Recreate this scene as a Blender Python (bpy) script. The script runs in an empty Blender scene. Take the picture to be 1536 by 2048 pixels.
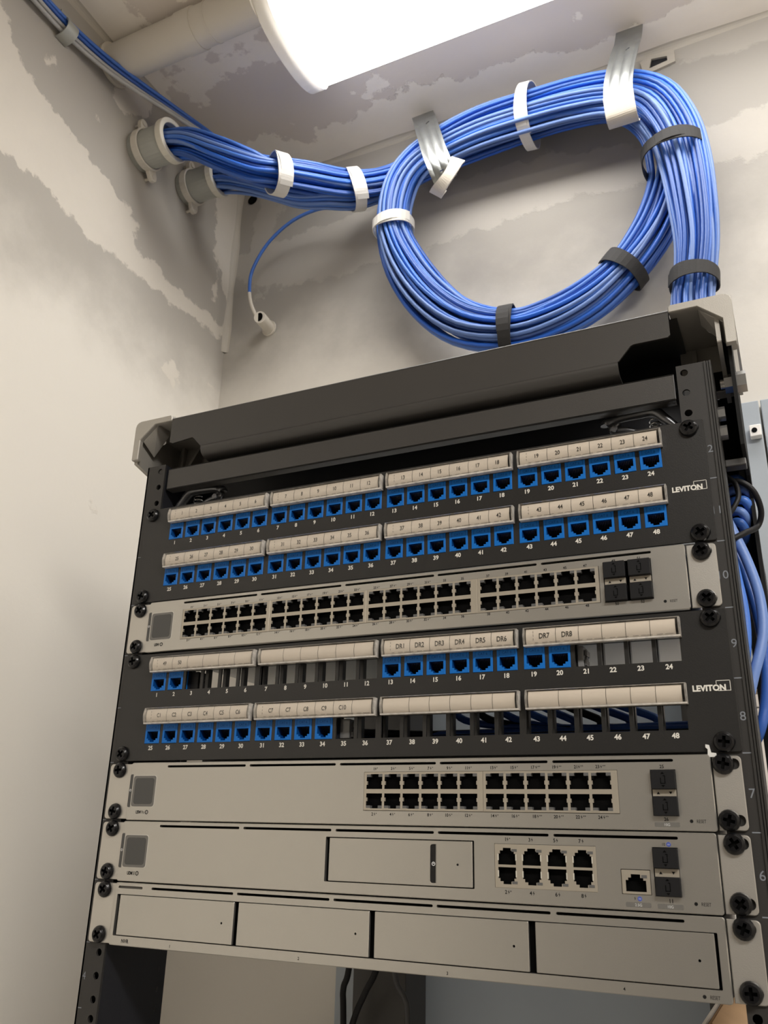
import bpy, bmesh, math, random
from mathutils import Vector, Matrix
from mathutils.geometry import tessellate_polygon

random.seed(7)
S = bpy.context.scene
COL = S.collection
PI = math.pi
MM = 0.001

# ------------------------------------------------------------------ camera
cam_d = bpy.data.cameras.new('camera')
cam = bpy.data.objects.new('camera', cam_d)
COL.objects.link(cam)
FW = Vector((-0.40748691, 0.8412561, 0.35530633))
RT = Vector((0.90376187, 0.42732094, 0.02472455))
UP = RT.cross(FW)
M = Matrix((RT, UP, -FW)).transposed().to_4x4()
M.translation = Vector((0.27445, -0.56783, -0.27451))
cam.matrix_world = M
cam_d.sensor_fit = 'VERTICAL'
cam_d.sensor_height = 24.0
cam_d.lens = 1710.93 / 2048 * 24.0
cam_d.clip_start = 0.01
cam_d.dof.use_dof = True
cam_d.dof.focus_distance = 0.66
cam_d.dof.aperture_fstop = 16.0
S.camera = cam

# ------------------------------------------------------------------ world, exposure
w = bpy.data.worlds.new('world'); S.world = w; w.use_nodes = True
w.node_tree.nodes['Background'].inputs[0].default_value = (0.02, 0.02, 0.02, 1)
w.node_tree.nodes['Background'].inputs[1].default_value = 1.0
LAMP_STRENGTH = 15.0
# added, unseen fill light behind and right of the camera; brightens the rack front
al = bpy.data.lights.new('added_fill_light', 'AREA'); al.shape = 'RECTANGLE'; al.size = 1.2; al.size_y = .22; al.energy = 44; al.color = (1, .96, .90)
alo = bpy.data.objects.new('added_fill_light', al); COL.objects.link(alo); alo.location = (1.10, -1.0, .72); alo.rotation_euler = (0, 0, 0)
S.view_settings.view_transform = 'Standard'
S.view_settings.look = 'None'
S.view_settings.gamma = 1
S.view_settings.exposure = 0.0
S.view_settings.use_curve_mapping = False
try:
    S.cycles.max_bounces = 8; S.cycles.diffuse_bounces = 5; S.cycles.transparent_max_bounces = 8
    S.cycles.use_denoising = True
    S.cycles.caustics_reflective = False; S.cycles.caustics_refractive = False
except Exception:
    pass

# ------------------------------------------------------------------ materials
def srgb(r, g, b):
    f = lambda c: (c/255)/12.92 if c/255 <= .04045 else ((c/255+.055)/1.055)**2.4
    return (f(r), f(g), f(b), 1)

def mat(name, col, rough=.5, metal=0., bump=0., bscale=400., vary=0., vscale=8., spec=.5, detail=4):
    m = bpy.data.materials.new(name); m.use_nodes = True
    nt = m.node_tree; b = nt.nodes['Principled BSDF']
    b.inputs['Base Color'].default_value = col
    b.inputs['Roughness'].default_value = rough
    b.inputs['Metallic'].default_value = metal
    b.inputs['Specular IOR Level'].default_value = spec
    tc = nt.nodes.new('ShaderNodeTexCoord')
    if vary > 0:
        n = nt.nodes.new('ShaderNodeTexNoise'); n.inputs['Scale'].default_value = vscale; n.inputs['Detail'].default_value = detail
        nt.links.new(tc.outputs['Object'], n.inputs['Vector'])
        mx = nt.nodes.new('ShaderNodeMix'); mx.data_type = 'RGBA'
        mx.inputs['A'].default_value = [c*(1-vary) for c in col[:3]]+[1]
        mx.inputs['B'].default_value = [min(1, c*(1+vary)) for c in col[:3]]+[1]
        nt.links.new(n.outputs['Fac'], mx.inputs['Factor'])
        nt.links.new(mx.outputs['Result'], b.inputs['Base Color'])
    if bump > 0:
        n2 = nt.nodes.new('ShaderNodeTexNoise'); n2.inputs['Scale'].default_value = bscale; n2.inputs['Detail'].default_value = 3
        nt.links.new(tc.outputs['Object'], n2.inputs['Vector'])
        bp = nt.nodes.new('ShaderNodeBump'); bp.inputs['Strength'].default_value = bump; bp.inputs['Distance'].default_value = .0006
        nt.links.new(n2.outputs['Fac'], bp.inputs['Height']); nt.links.new(bp.outputs['Normal'], b.inputs['Normal'])
    return m

BLACK = mat('black_powder_coat', (.042, .0395, .037, 1), .42, 0, .12, 1500, .12, 12)
BLACKP = mat('black_panel_paint', (.014, .0135, .013, 1), .36, 0, .12, 1500, .1, 20)
NAVY = mat('black_inner_steel', (.009, .0095, .013, 1), .5, 0, .1, 500)
DARK = mat('cavity_shade_black', (.0012, .0012, .0012, 1), .7, spec=.08)  # near-black colour paints the shade inside sockets, recesses and holes
SILVER = mat('silver_faceplate_paint', (.495, .48, .447, 1), .34, .9, .12, 2200, .03, 5)
EARM = mat('silver_ear_paint', (.53, .51, .473, 1), .38, .8, .1, 1500, .03, 5)
CHASSIS = mat('chassis_galvanised_steel', (.80, .80, .79, 1), .5, 0, .1, 300, .05, 6)
CAST = mat('cast_aluminium_paint', (.42, .40, .365, 1), .45, .5, .2, 1600, .08, 30)
ZINC = mat('galvanised_strap_steel', (.25, .26, .255, 1), .36, .85, .25, 120, .25, 60)
CREAMM = mat('beige_port_shield', (.43, .39, .325, 1), .38, .55)
LED = mat('grey_port_led', (.10, .10, .10, 1), .35)
BLUEJ = mat('blue_jack_plastic', (.002, .125, .46, 1), .42, 0, .1, 700, spec=.3)
BLUEJ2 = mat('shade_and_emboss_blue', (.001, .045, .20, 1), .5, spec=.2)  # darker jack blue: paints shade on the socket walls, also colours the embossing
GOLD = mat('jack_contacts', (.012, .011, .010, 1), .4, .3)  # contacts coloured near black to stand for the shade in the socket
WHITEI = mat('white_number_ink', (.62, .60, .55, 1), .6)
GREYI = mat('grey_rail_ink', (.17, .185, .21, 1), .6)
INK = mat('dark_print_ink', (.012, .012, .012, 1), .8, spec=.1)
INK2 = mat('label_print_ink', (.05, .048, .045, 1), .6)
BLUEI = mat('blue_badge_ink', (.06, .09, .35, 1), .5)
WPRINT = mat('pale_badge_print', (.55, .55, .55, 1), .5)
GREYB = mat('grey_badge', (.13, .125, .115, 1), .6, spec=.2)
PAPER = mat('label_paper', (.86, .79, .72, 1), .7, 0, 0, 1, .03, 40)
SCREWM = mat('black_screw_steel', (.006, .006, .007, 1), .24, .3, .2, 400)
SCREEN = mat('grey_touch_screen', (.055, .055, .053, 1), .25)
SCREENB = mat('grey_screen_border', (.13, .125, .115, 1), .3)
SFPM = mat('black_rubber_plug', (.009, .009, .010, 1), .6, spec=.2)
CAB = mat('blue_cable_jacket', (.055, .165, .56, 1), .38, 0, .25, 300, .18, 14)
CAB2 = mat('bright_blue_cable_jacket', (.024, .135, .62, 1), .36, 0, .2, 300, .1, 14)
CAB3 = mat('pale_dusty_blue_cable_jacket', (.13, .225, .52, 1), .45, 0, .25, 300, .2, 14)
CABD = mat('deep_blue_cable_jacket', (.030, .10, .39, 1), .38, 0, .25, 300, .15, 14)
CABG = mat('grey_painted_cable', (.42, .42, .42, 1), .5, 0, .2, 300, .12, 30)
CABK = mat('black_cable_jacket', (.009, .009, .010, 1), .5, spec=.25)
VELW = mat('white_hook_tape', (.70, .68, .64, 1), .75, 0, .5, 1500)
VELC = mat('beige_hook_tape', (.64, .59, .51, 1), .75, 0, .5, 1500)
VELK = mat('black_hook_tape', (.022, .021, .021, 1), .75, 0, .6, 1500, .1, 60)
CONDM = mat('grey_green_conduit', (.42, .43, .40, 1), .45, .2, .2, 60, .08, 30)
BUSH = mat('cream_plastic_bushing', (.68, .65, .57, 1), .45)
PIPEW = mat('painted_white_pipe', (.66, .62, .55, 1), .5, 0, .4, 60, .05, 12)
CAPW = mat('white_lamp_end_cap', (.80, .78, .74, 1), .4)
BOARD = mat('blue_grey_painted_plywood', (.34, .378, .415, 1), .55, 0, .5, 40, .07, 9)
CARD = mat('brown_cardboard', (.34, .22, .12, 1), .8, 0, .4, 150, .15, 30)
CARDW = mat('white_cardboard_face', (.62, .60, .56, 1), .7, 0, .2, 150, .05, 20)
WBOX = mat('white_enamel_box', (.66, .61, .57, 1), .45, 0, .1, 60)
NUTZ = mat('zinc_bolt', (.55, .55, .54, 1), .25, .9, 0, 1, .1, 50)
FLOORM = mat('grey_concrete_floor', (.46, .43, .39, 1), .7, 0, .4, 30, .1, 5)
WALLP = mat('cream_wall_paint', (.55, .51, .45, 1), .65, 0, .3, 70, .04, 3)
WALLD = mat('darkened_front_wall', (.12, .11, .10, 1), .7, 0, .3, 70, .05, 3)  # front wall colour darkened so the faceplates reflect a dim room

def clear_plastic():
    m = bpy.data.materials.new('clear_label_cover'); m.use_nodes = True; nt = m.node_tree
    nt.nodes.remove(nt.nodes['Principled BSDF']); out = nt.nodes['Material Output']
    tr = nt.nodes.new('ShaderNodeBsdfTransparent'); tr.inputs[0].default_value = (.93, .92, .90, 1)
    gl = nt.nodes.new('ShaderNodeBsdfGlossy'); gl.inputs['Roughness'].default_value = .12
    lw = nt.nodes.new('ShaderNodeLayerWeight'); lw.inputs[0].default_value = .5
    fr = nt.nodes.new('ShaderNodeMath'); fr.operation = 'POWER'; fr.inputs[1].default_value = 3.0; nt.links.new(lw.outputs['Facing'], fr.inputs[0])
    mx = nt.nodes.new('ShaderNodeMixShader')
    fa = nt.nodes.new('ShaderNodeMath'); fa.inputs[1].default_value = .05; nt.links.new(fr.outputs[0], fa.inputs[0])
    nt.links.new(fa.outputs[0], mx.inputs[0]); nt.links.new(tr.outputs[0], mx.inputs[1]); nt.links.new(gl.outputs[0], mx.inputs[2])
    nt.links.new(mx.outputs[0], out.inputs[0]); return m
CLEAR = clear_plastic()
RIMM = mat('mottled_rim_glints', (.55, .52, .48, 1), .15, 0, .8, 200, .75, 220, spec=.8)  # opaque light and dark mottle paints the glints of the clear rim

def emis(name, col, st):
    m = bpy.data.materials.new(name); m.use_nodes = True; nt = m.node_tree
    b = nt.nodes['Principled BSDF']; b.inputs['Base Color'].default_value = (.8, .8, .8, 1)
    b.inputs['Emission Color'].default_value = col; b.inputs['Emission Strength'].default_value = st; return m
GLOW = emis('lit_lamp_lens', (1.0, .97, .925, 1), LAMP_STRENGTH)
def led_lens(m):
    # the lamp's LED strips face down, so its lens is brighter underneath than along its sides
    nt = m.node_tree; b = nt.nodes['Principled BSDF']
    g = nt.nodes.new('ShaderNodeNewGeometry'); sp = nt.nodes.new('ShaderNodeSeparateXYZ'); nt.links.new(g.outputs['Normal'], sp.inputs[0])
    mr = nt.nodes.new('ShaderNodeMapRange'); mr.inputs['From Min'].default_value = -1.0; mr.inputs['From Max'].default_value = -.15
    mr.inputs['To Min'].default_value = LAMP_STRENGTH; mr.inputs['To Max'].default_value = LAMP_STRENGTH*.10
    nt.links.new(sp.outputs['Z'], mr.inputs['Value']); nt.links.new(mr.outputs['Result'], b.inputs['Emission Strength'])
led_lens(GLOW)

def plaster(name, base, mud, extra, edge=.012, soft=.006, scale=28.):
    """drywall: a bare-board colour and a filler colour where the 'mud' attribute (signed distance, m) is positive,
    and a paint colour where 'paint' is positive; noise frays the borders"""
    m = bpy.data.materials.new(name); m.use_nodes = True; nt = m.node_tree; b = nt.nodes['Principled BSDF']
    b.inputs['Roughness'].default_value = .8; b.inputs['Specular IOR Level'].default_value = .25
    tc = nt.nodes.new('ShaderNodeTexCoord')
    def noise(s, d=6, r=.62):
        n = nt.nodes.new('ShaderNodeTexNoise'); n.inputs['Scale'].default_value = s; n.inputs['Detail'].default_value = d
        n.inputs['Roughness'].default_value = r
        nt.links.new(tc.outputs['Object'], n.inputs['Vector']); return n.outputs['Fac']
    def math_(op, a, b_):
        n = nt.nodes.new('ShaderNodeMath'); n.operation = op
        for i, v in enumerate((a, b_)):
            if isinstance(v, (int, float)): n.inputs[i].default_value = v
            else: nt.links.new(v, n.inputs[i])
        return n.outputs[0]
    def mask(attr, e, s, nz):
        a = nt.nodes.new('ShaderNodeAttribute'); a.attribute_name = attr
        d = math_('ADD', a.outputs['Fac'], math_('MULTIPLY', math_('SUBTRACT', nz, .5), e*2))
        mr = nt.nodes.new('ShaderNodeMapRange'); mr.interpolation_type = 'SMOOTHSTEP'
        mr.inputs['From Min'].default_value = -s; mr.inputs['From Max'].default_value = s
        nt.links.new(d, mr.inputs['Value']); return mr.outputs['Result']
    def mix(f, A, B):
        n = nt.nodes.new('ShaderNodeMix'); n.data_type = 'RGBA'
        if isinstance(f, (int, float)): n.inputs['Factor'].default_value = f
        else: nt.links.new(f, n.inputs['Factor'])
        for k, v in (('A', A), ('B', B)):
            if isinstance(v, tuple): n.inputs[k].default_value = v
            else: nt.links.new(v, n.inputs[k])
        return n.outputs['Result']
    nz = noise(scale); big = noise(3.5, 3)
    basec = mix(big, tuple(c*.94 for c in base[:3])+(1,), tuple(c*1.05 for c in base[:3])+(1,))
    fine = noise(14, 8, .7)
    mudc = mix(fine, tuple(c*.93 for c in mud[:3])+(1,), tuple(min(1, c*1.06) for c in mud[:3])+(1,))
    pm = mask('paint', .05, .05, noise(9))
    c1 = mix(pm, basec, extra)
    mm = mask('mud', edge*2.2, soft, nz)
    c2 = mix(mm, c1, mudc)
    nt.links.new(c2, b.inputs['Base Color'])
    bp = nt.nodes.new('ShaderNodeBump'); bp.inputs['Strength'].default_value = .35; bp.inputs['Distance'].default_value = .003
    h = math_('ADD', math_('MULTIPLY', mm, .35), math_('ADD', math_('MULTIPLY', fine, .35), math_('MULTIPLY', noise(160, 3), .08)))
    nt.links.new(h, bp.inputs['Height']); nt.links.new(bp.outputs['Normal'], b.inputs['Normal'])
    return m

# ------------------------------------------------------------------ mesh helpers
class MB:
    """collects geometry (in millimetres by default) and links it as one mesh object"""
    def __init__(s, k=MM): s.v = []; s.f = []; s.m = []; s.k = k; s.sm = []
    def add(s, vs, fs, mi=0, smooth=False):
        o = len(s.v); s.v += [tuple(c*s.k for c in p) for p in vs]
        s.f += [tuple(i+o for i in f) for f in fs]; s.m += [mi]*len(fs); s.sm += [smooth]*len(fs)
        return s
    def box(s, x0, x1, y0, y1, z0, z1, mi=0):
        vs = [(x, y, z) for x in (x0, x1) for y in (y0, y1) for z in (z0, z1)]
        return s.add(vs, [(0, 1, 3, 2), (4, 6, 7, 5), (0, 4, 5, 1), (2, 3, 7, 6), (0, 2, 6, 4), (1, 5, 7, 3)], mi)
    def plate(s, outer, holes, y0, y1, mi=0, ch=0., hm=None):
        """flat plate in XZ with holes, from y0 (front) to y1, front edge chamfered by ch"""
        outer = ccw(outer); holes = [ccw(h)[::-1] for h in holes]
        fo = inset(outer, ch) if ch > 0 else outer
        loops = [fo]+holes
        flat = [p for l in loops for p in l]
        tris = tessellate_polygon([[Vector((p[0], p[1], 0)) for p in l] for l in loops])
        def orient(t, want):
            a, b_, c = (flat[i] for i in t)
            ar = (b_[0]-a[0])*(c[1]-a[1])-(b_[1]-a[1])*(c[0]-a[0])
            return t if (ar > 0) == want else (t[0], t[2], t[1])
        s.add([(p[0], y0, p[1]) for p in flat], [orient(t, True) for t in tris if len(set(t)) == 3], mi)
        lo2 = [outer]+holes; flat2 = [p for l in lo2 for p in l]
        s.add([(p[0], y1, p[1]) for p in flat2], [orient(t, False) for t in tris if len(set(t)) == 3], mi)
        for li, l in enumerate(lo2):
            n = len(l); m_ = mi if (li == 0 or hm is None) else hm
            if li == 0 and ch > 0:
                s.add([(p[0], y0, p[1]) for p in fo]+[(p[0], y0+ch, p[1]) for p in l]+[(p[0], y1, p[1]) for p in l],
                      [(i, n+i, n+(i+1) % n, (i+1) % n) for i in range(n)]+[(n+i, 2*n+i, 2*n+(i+1) % n, n+(i+1) % n) for i in range(n)], m_)
            else:
                s.add([(p[0], y0, p[1]) for p in l]+[(p[0], y1, p[1]) for p in l],
                      [(i, n+i, n+(i+1) % n, (i+1) % n) for i in range(n)], m_)
        return s
    def prism(s, poly, axis, a0, a1, mi=0, smooth=False):
        """poly of 2D points swept along axis; axis 'x': (y,z), 'y': (x,z), 'z': (x,y)"""
        n = len(poly)
        def p3(p, a):
            return (a, p[0], p[1]) if axis == 'x' else ((p[0], a, p[1]) if axis == 'y' else (p[0], p[1], a))
        vs = [p3(p, a0) for p in poly]+[p3(p, a1) for p in poly]
        s.add(vs, [(i, (i+1) % n, n+(i+1) % n, n+i) for i in range(n)], mi, smooth)
        tr = tessellate_polygon([[Vector((p[0], p[1], 0)) for p in poly]])
        s.add(vs, [tuple(t) for t in tr]+[tuple(n+i for i in reversed(t)) for t in tr], mi)
        return s
    def cyl(s, c, axis, r, h, n=16, mi=0, r2=None, smooth=True):
        r2 = r if r2 is None else r2
        ax = Vector(axis).normalized(); u = ax.orthogonal().normalized(); v = ax.cross(u); c = Vector(c)
        a = [c+(u*math.cos(t)+v*math.sin(t))*r for t in [2*PI*i/n for i in range(n)]]
        b = [c+ax*h+(u*math.cos(t)+v*math.sin(t))*r2 for t in [2*PI*i/n for i in range(n)]]
        s.add(a+b, [(i, (i+1) % n, n+(i+1) % n, n+i) for i in range(n)], mi, smooth)
        s.add(a+b, [tuple(range(n))[::-1], tuple(range(n, 2*n))], mi)
        return s
    def tube(s, pts, r, n=8, mi=0, closed=False, rx=None):
        pts = [Vector(p) for p in pts]; N = len(pts); up = None; rings = []
        for i, p in enumerate(pts):
            t = (pts[min(i+1, N-1)]-pts[max(i-1, 0)]).normalized()
            if up is None: up = t.orthogonal().normalized()
            up = (up-t*up.dot(t)).normalized(); b = t.cross(up)
            rr = r(i/(N-1)) if callable(r) else r
            rings.append([p+(up*math.cos(a)+b*math.sin(a))*rr for a in [2*PI*k/n for k in range(n)]])
        vs = [q for ring in rings for q in ring]
        fs = [(i*n+k, i*n+(k+1) % n, (i+1)*n+(k+1) % n, (i+1)*n+k) for i in range(N-1) for k in range(n)]
        s.add(vs, fs, mi, True)
        s.add(vs, [tuple(range(n))[::-1], tuple(range((N-1)*n, N*n))], mi)
        return s
    def mesh(s, name, mats):
        me = bpy.data.meshes.new(name); me.from_pydata(s.v, [], s.f)
        for m_ in (mats if isinstance(mats, (list, tuple)) else [mats]): me.materials.append(m_)
        me.polygons.foreach_set('material_index', s.m); me.polygons.foreach_set('use_smooth', s.sm)
        bm = bmesh.new(); bm.from_mesh(me); bmesh.ops.recalc_face_normals(bm, faces=bm.faces); bm.to_mesh(me); bm.free()
        me.update(); return me
    def build(s, name, mats, parent=None, loc=None, bevel=0., seg=2):
        o = link(s.mesh(name, mats), name, parent, loc)
        if bevel > 0:
            bv = o.modifiers.new('bevel', 'BEVEL'); bv.width = bevel*s.k; bv.segments = seg; bv.limit_method = 'ANGLE'; bv.angle_limit = .6
        return o

def link(me, name, parent=None, loc=None, rot=None):
    o = bpy.data.objects.new(name, me); COL.objects.link(o)
    if parent is not None: o.parent = parent
    if loc is not None: o.location = [c*MM for c in loc]
    if rot is not None: o.rotation_euler = rot
    return o

def ccw(p):
    a = sum(p[i][0]*p[(i+1) % len(p)][1]-p[(i+1) % len(p)][0]*p[i][1] for i in range(len(p)))
    return list(p) if a > 0 else list(p)[::-1]

def inset(p, d):
    n = len(p); out = []
    for i in range(n):
        a = Vector(p[i-1]); b = Vector(p[i]); c = Vector(p[(i+1) % n])
        e1 = (b-a).normalized(); e2 = (c-b).normalized()
        n1 = Vector((-e1.y, e1.x)); n2 = Vector((-e2.y, e2.x)); m_ = (n1+n2)
        m_ = m_/max(.3, m_.dot(n1)) if m_.length > 1e-6 else n1
        q = b+m_*d; out.append((q.x, q.y))
    return out

def rr(x0, x1, z0, z1, r=1., n=4, corners=(1, 1, 1, 1)):
    """rounded rectangle; corners: bottom-left, bottom-right, top-right, top-left"""
    out = []
    for (cx, cz, a0, on, px_, pz) in ((x0+r, z0+r, PI, corners[0], x0, z0), (x1-r, z0+r, 1.5*PI, corners[1], x1, z0),
                                      (x1-r, z1-r, 0, corners[2], x1, z1), (x0+r, z1-r, .5*PI, corners[3], x0, z1)):
        if on: out += [(cx+r*math.cos(a0+.5*PI*k/n), cz+r*math.sin(a0+.5*PI*k/n)) for k in range(n+1)]
        else: out.append((px_, pz))
    return out
def rect(x0, x1, z0, z1): return [(x0, z0), (x1, z0), (x1, z1), (x0, z1)]
def disc(cx, cz, r, n=14): return [(cx+r*math.cos(2*PI*k/n), cz+r*math.sin(2*PI*k/n)) for k in range(n)]

def empty(name, label=None, cat=None, group=None, loc=(0, 0, 0)):
    o = bpy.data.objects.new(name, None); COL.objects.link(o); o.location = [c*MM for c in loc]
    o.empty_display_size = .02
    return tag(o, label, cat, group)
def tag(o, label=None, cat=None, group=None, kind=None):
    if label: o['label'] = label
    if cat: o['category'] = cat
    if group: o['group'] = group
    if kind: o['kind'] = kind
    return o

# text ------------------------------------------------------------
_tc = {}
def text_geo(s, bold=0.0, xs=1.0):
    key = (s, bold, xs)
    if key in _tc: return _tc[key]
    cu = bpy.data.curves.new('t', 'FONT'); cu.body = s; cu.size = 1.0; cu.offset = bold
    cu.resolution_u = 3; cu.fill_mode = 'FRONT'
    ob = bpy.data.objects.new('t', cu); COL.objects.link(ob)
    me = bpy.data.meshes.new_from_object(ob)
    vs = [(v.co.x*xs, v.co.y) for v in me.vertices]; fs = [tuple(p.vertices) for p in me.polygons]
    bpy.data.objects.remove(ob); bpy.data.curves.remove(cu); bpy.data.meshes.remove(me)
    _tc[key] = (vs, fs); return _tc[key]
def put_text(mb, s, cx, cz, h, y=0., bold=0.0, xs=1.0, align='c', mi=0, shear=0.):
    """cap height h (mm), centred at cx,cz, flat in the XZ plane facing -y"""
    vs, fs = text_geo(s, bold, xs)
    if not vs: return
    sc = h/.70
    x0 = min(v[0] for v in vs); x1 = max(v[0] for v in vs)
    ox = {'c': -(x0+x1)/2, 'l': -x0, 'r': -x1}[align]
    mb.add([((v[0]+ox+shear*v[1])*sc+cx, y, v[1]*sc-h/2+cz) for v in vs], fs, mi)
    return (x1-x0)*sc
def put_poly(mb, poly, y, mi=0):
    tr = tessellate_polygon([[Vector((p[0], p[1], 0)) for p in poly]])
    mb.add([(p[0], y, p[1]) for p in poly], [tuple(t) for t in tr], mi)
def put_ring(mb, cx, cz, r0, r1, y, n=18, mi=0):
    a = [2*PI*k/n for k in range(n)]
    mb.add([(cx+r0*math.cos(t), y, cz+r0*math.sin(t)) for t in a]+[(cx+r1*math.cos(t), y, cz+r1*math.sin(t)) for t in a],
           [(i, (i+1) % n, n+(i+1) % n, n+i) for i in range(n)], mi)
BOLT = [(.1, .95), (-.38, -.08), (-.02, -.05), (-.12, -.95), (.40, .12), (.03, .10)]
def put_bolt(mb, cx, cz, h, y, mi=0):
    put_poly(mb, [(cx+p[0]*h*.5, cz+p[1]*h*.5) for p in BOLT], y, mi)

# ================================================================== THE SETTING
XL, YB, ZC = -.489, .40, .775
XR, YF, ZF = 1.75, -1.9, -1.66

def seg_dist(px, py, a, b):
    dx, dy = b[0]-a[0], b[1]-a[1]; t = max(0, min(1, ((px-a[0])*dx+(py-a[1])*dy)/(dx*dx+dy*dy+1e-12)))
    return math.hypot(px-a[0]-t*dx, py-a[1]-t*dy)
def sdf(px, py, poly):
    ins = False; n = len(poly); d = 1e9
    for i in range(n):
        a = poly[i]; b = poly[(i+1) % n]; d = min(d, seg_dist(px, py, a, b))
        if (a[1] > py) != (b[1] > py) and px < (b[0]-a[0])*(py-a[1])/(b[1]-a[1])+a[0]: ins = not ins
    return d if ins else -d

def frange(a, b, st):
    n = max(1, round((b-a)/st)); return [a+(b-a)*i/n for i in range(n+1)]
def wall_grid(name, us, vs, pos, m, muds, paint, relief=None):
    """a wall sheet with fine cells near the photographed corner; muds: polygons in (u, v) mm"""
    verts = []; A = []; B = []
    for v in vs:
        for u in us:
            verts.append(pos(u, v))
            A.append(max([sdf(u*1000, v*1000, p) for p in muds])/1000 if (abs(u) < .75 and v < .9 and v > -.1) or relief else -.2)
            B.append(paint(u, v))
    n = len(us)
    fs = [(j*n+i, j*n+i+1, (j+1)*n+i+1, (j+1)*n+i) for j in range(len(vs)-1) for i in range(n-1)]
    me = bpy.data.meshes.new(name); me.from_pydata(verts, [], fs); me.materials.append(m)
    for nm, arr in (('mud', A), ('paint', B)):
        at = me.attributes.new(nm, 'FLOAT', 'POINT'); at.data.foreach_set('value', arr)
    o = bpy.data.objects.new(name, me); COL.objects.link(o); o['kind'] = 'structure'; return o

GREYW = (.42, .395, .355, 1); MUD = (.64, .60, .535, 1); CREAM = (.70, .668, .61, 1)
# left wall (u = y, v = z)
mudL = [[(-140, 900), (-98, 665), (-77, 639), (-45, 599), (26, 583), (73, 574), (140, 548), (176, 536), (181, 500), (230, 494), (304, 492), (403, 501),
         (403, 475), (311, 462), (196, 458), (89, 456), (8, 471), (-54, 474), (-300, 476), (-1900, 470), (-1900, 590), (-200, 590), (-200, 900)],
        disc(282, 352, 13), disc(287, 343, 9), disc(372, 373, 5), disc(178, 103, 4), disc(-21, 647, 5), disc(-8, 658, 5), disc(67, 652, 4), disc(72, 640, 3),
        [(330, 780), (345, 640), (372, 560), (403, 540), (403, 780)], [(95, 700), (120, 690), (140, 710), (170, 720), (150, 780), (90, 780)],
        [(352, 600), (364, 600), (370, 520), (356, 520)]]
def paintL(u, v): return (.36-v)*.6
fineL = sorted(set([-1.9, -1.4, -1.0, -.7, -.5, -.35]+[round(x, 4) for x in frange(-.25, .40, .01)]))
vL = sorted(set([-1.66, -1.2, -.8, -.4, -.1]+[round(x, 4) for x in frange(0, .775, .01)]))
PL_L = plaster('left_wall_drywall', GREYW, MUD, CREAM, .013, .0028, 34.)
wall_grid('wall_left', fineL, vL, lambda u, v: (XL, u, v), PL_L, mudL, paintL, True)
# back wall (u = x, v = z)
mudB = [[(-330, 790), (-330, 735), (-200, 722), (-60, 728), (60, 722), (180, 722), (235, 742), (300, 730), (420, 724), (1800, 724), (1800, 790)],
        [(-380, 640), (-233, 652), (-100, 655), (60, 650), (200, 618), (340, 622), (1750, 620), (1750, 540), (500, 545), (340, 545), (200, 552), (60, 562), (-120, 548), (-264, 540), (-400, 548), (-497, 600), (-497, 640)],
        [(-440, 780), (-470, 600), (-452, 560), (-420, 600), (-405, 700), (-400, 780)],
        [(-200, 560), (-180, 500), (-120, 470), (-140, 540)], disc(-436, 545, 6), disc(-426, 548, 6), disc(-100, 690, 8), disc(-60, 700, 5), disc(-398, 710, 8)]
def paintB(u, v): return (.42-v)*.45
uB = sorted(set([round(x, 4) for x in frange(XL, .45, .01)]+[.6, .9, 1.3, 1.75]))
vB = sorted(set([-1.66, -1.2, -.8, -.4, -.1]+[round(x, 4) for x in frange(0, .775, .01)]))
PL_B = plaster('back_wall_drywall', (.36, .34, .31, 1), (.43, .405, .368, 1), (.62, .59, .535, 1), .013, .004)
wall_grid('wall_back', uB, vB, lambda u, v: (u, YB, v), PL_B, mudB, paintB, True)
# ceiling (u = x, v = y)
mudC = [[(-500, 420), (-500, 208), (-470, 190), (-440, 100), (-424, 78), (-424, 30), (-422, -1900), (-520, -1900), (-520, 420)],
        [(-500, 420), (-500, 340), (-376, 300), (-320, 352), (-300, 320), (-240, 330), (-180, 318), (-120, 314), (-40, 330), (60, 338), (130, 352), (200, 350), (280, 330), (420, 322), (1760, 322), (1760, 420)],
        [(-452, 150), (-395, 145), (-330, 160), (-250, 150), (-250, 195), (-300, 188), (-340, 185), (-398, 195), (-440, 230), (-456, 190)],
        [(-395, -5), (-345, 0), (-310, 40), (-330, 62), (-352, 58), (-365, 25), (-392, 20)], [(-452, 60), (-400, 72), (-300, 110), (-262, 120), (-262, 140), (-330, 150), (-400, 150), (-452, 140)], disc(-330, 300, 6), disc(-210, 290, 7), disc(-170, 280, 5),
        [(-210, 300), (-195, 312), (-160, 286), (-170, 270)], disc(130, 300, 6), disc(160, 290, 5), disc(210, 270, 6), disc(240, 285, 4)]
uC = sorted(set([round(x, 4) for x in frange(XL, .45, .01)]+[.6, .9, 1.3, 1.75]))
vC = sorted(set([-1.9, -1.4, -1.0, -.7, -.4, -.2]+[round(x, 4) for x in frange(-.10, .40, .01)]))
PL_C = plaster('ceiling_drywall', (.76, .70, .645, 1), (.93, .88, .81, 1), (.5, .5, .5, 1), .016, .0022)
wall_grid('ceiling', uC, vC, lambda u, v: (u, v, ZC), PL_C, mudC, lambda u, v: -.5, True)
for nm, bx, mt in (('wall_right', (XR, XR+.05, YF, YB, ZF, ZC), WALLP), ('wall_front', (XL, XR, YF-.05, YF, ZF, ZC), WALLD),
                   ('floor', (XL, XR, YF, YB, ZF-.05, ZF), FLOORM)):
    o = MB(1).box(*bx).build(nm, mt); o['kind'] = 'structure'
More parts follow.
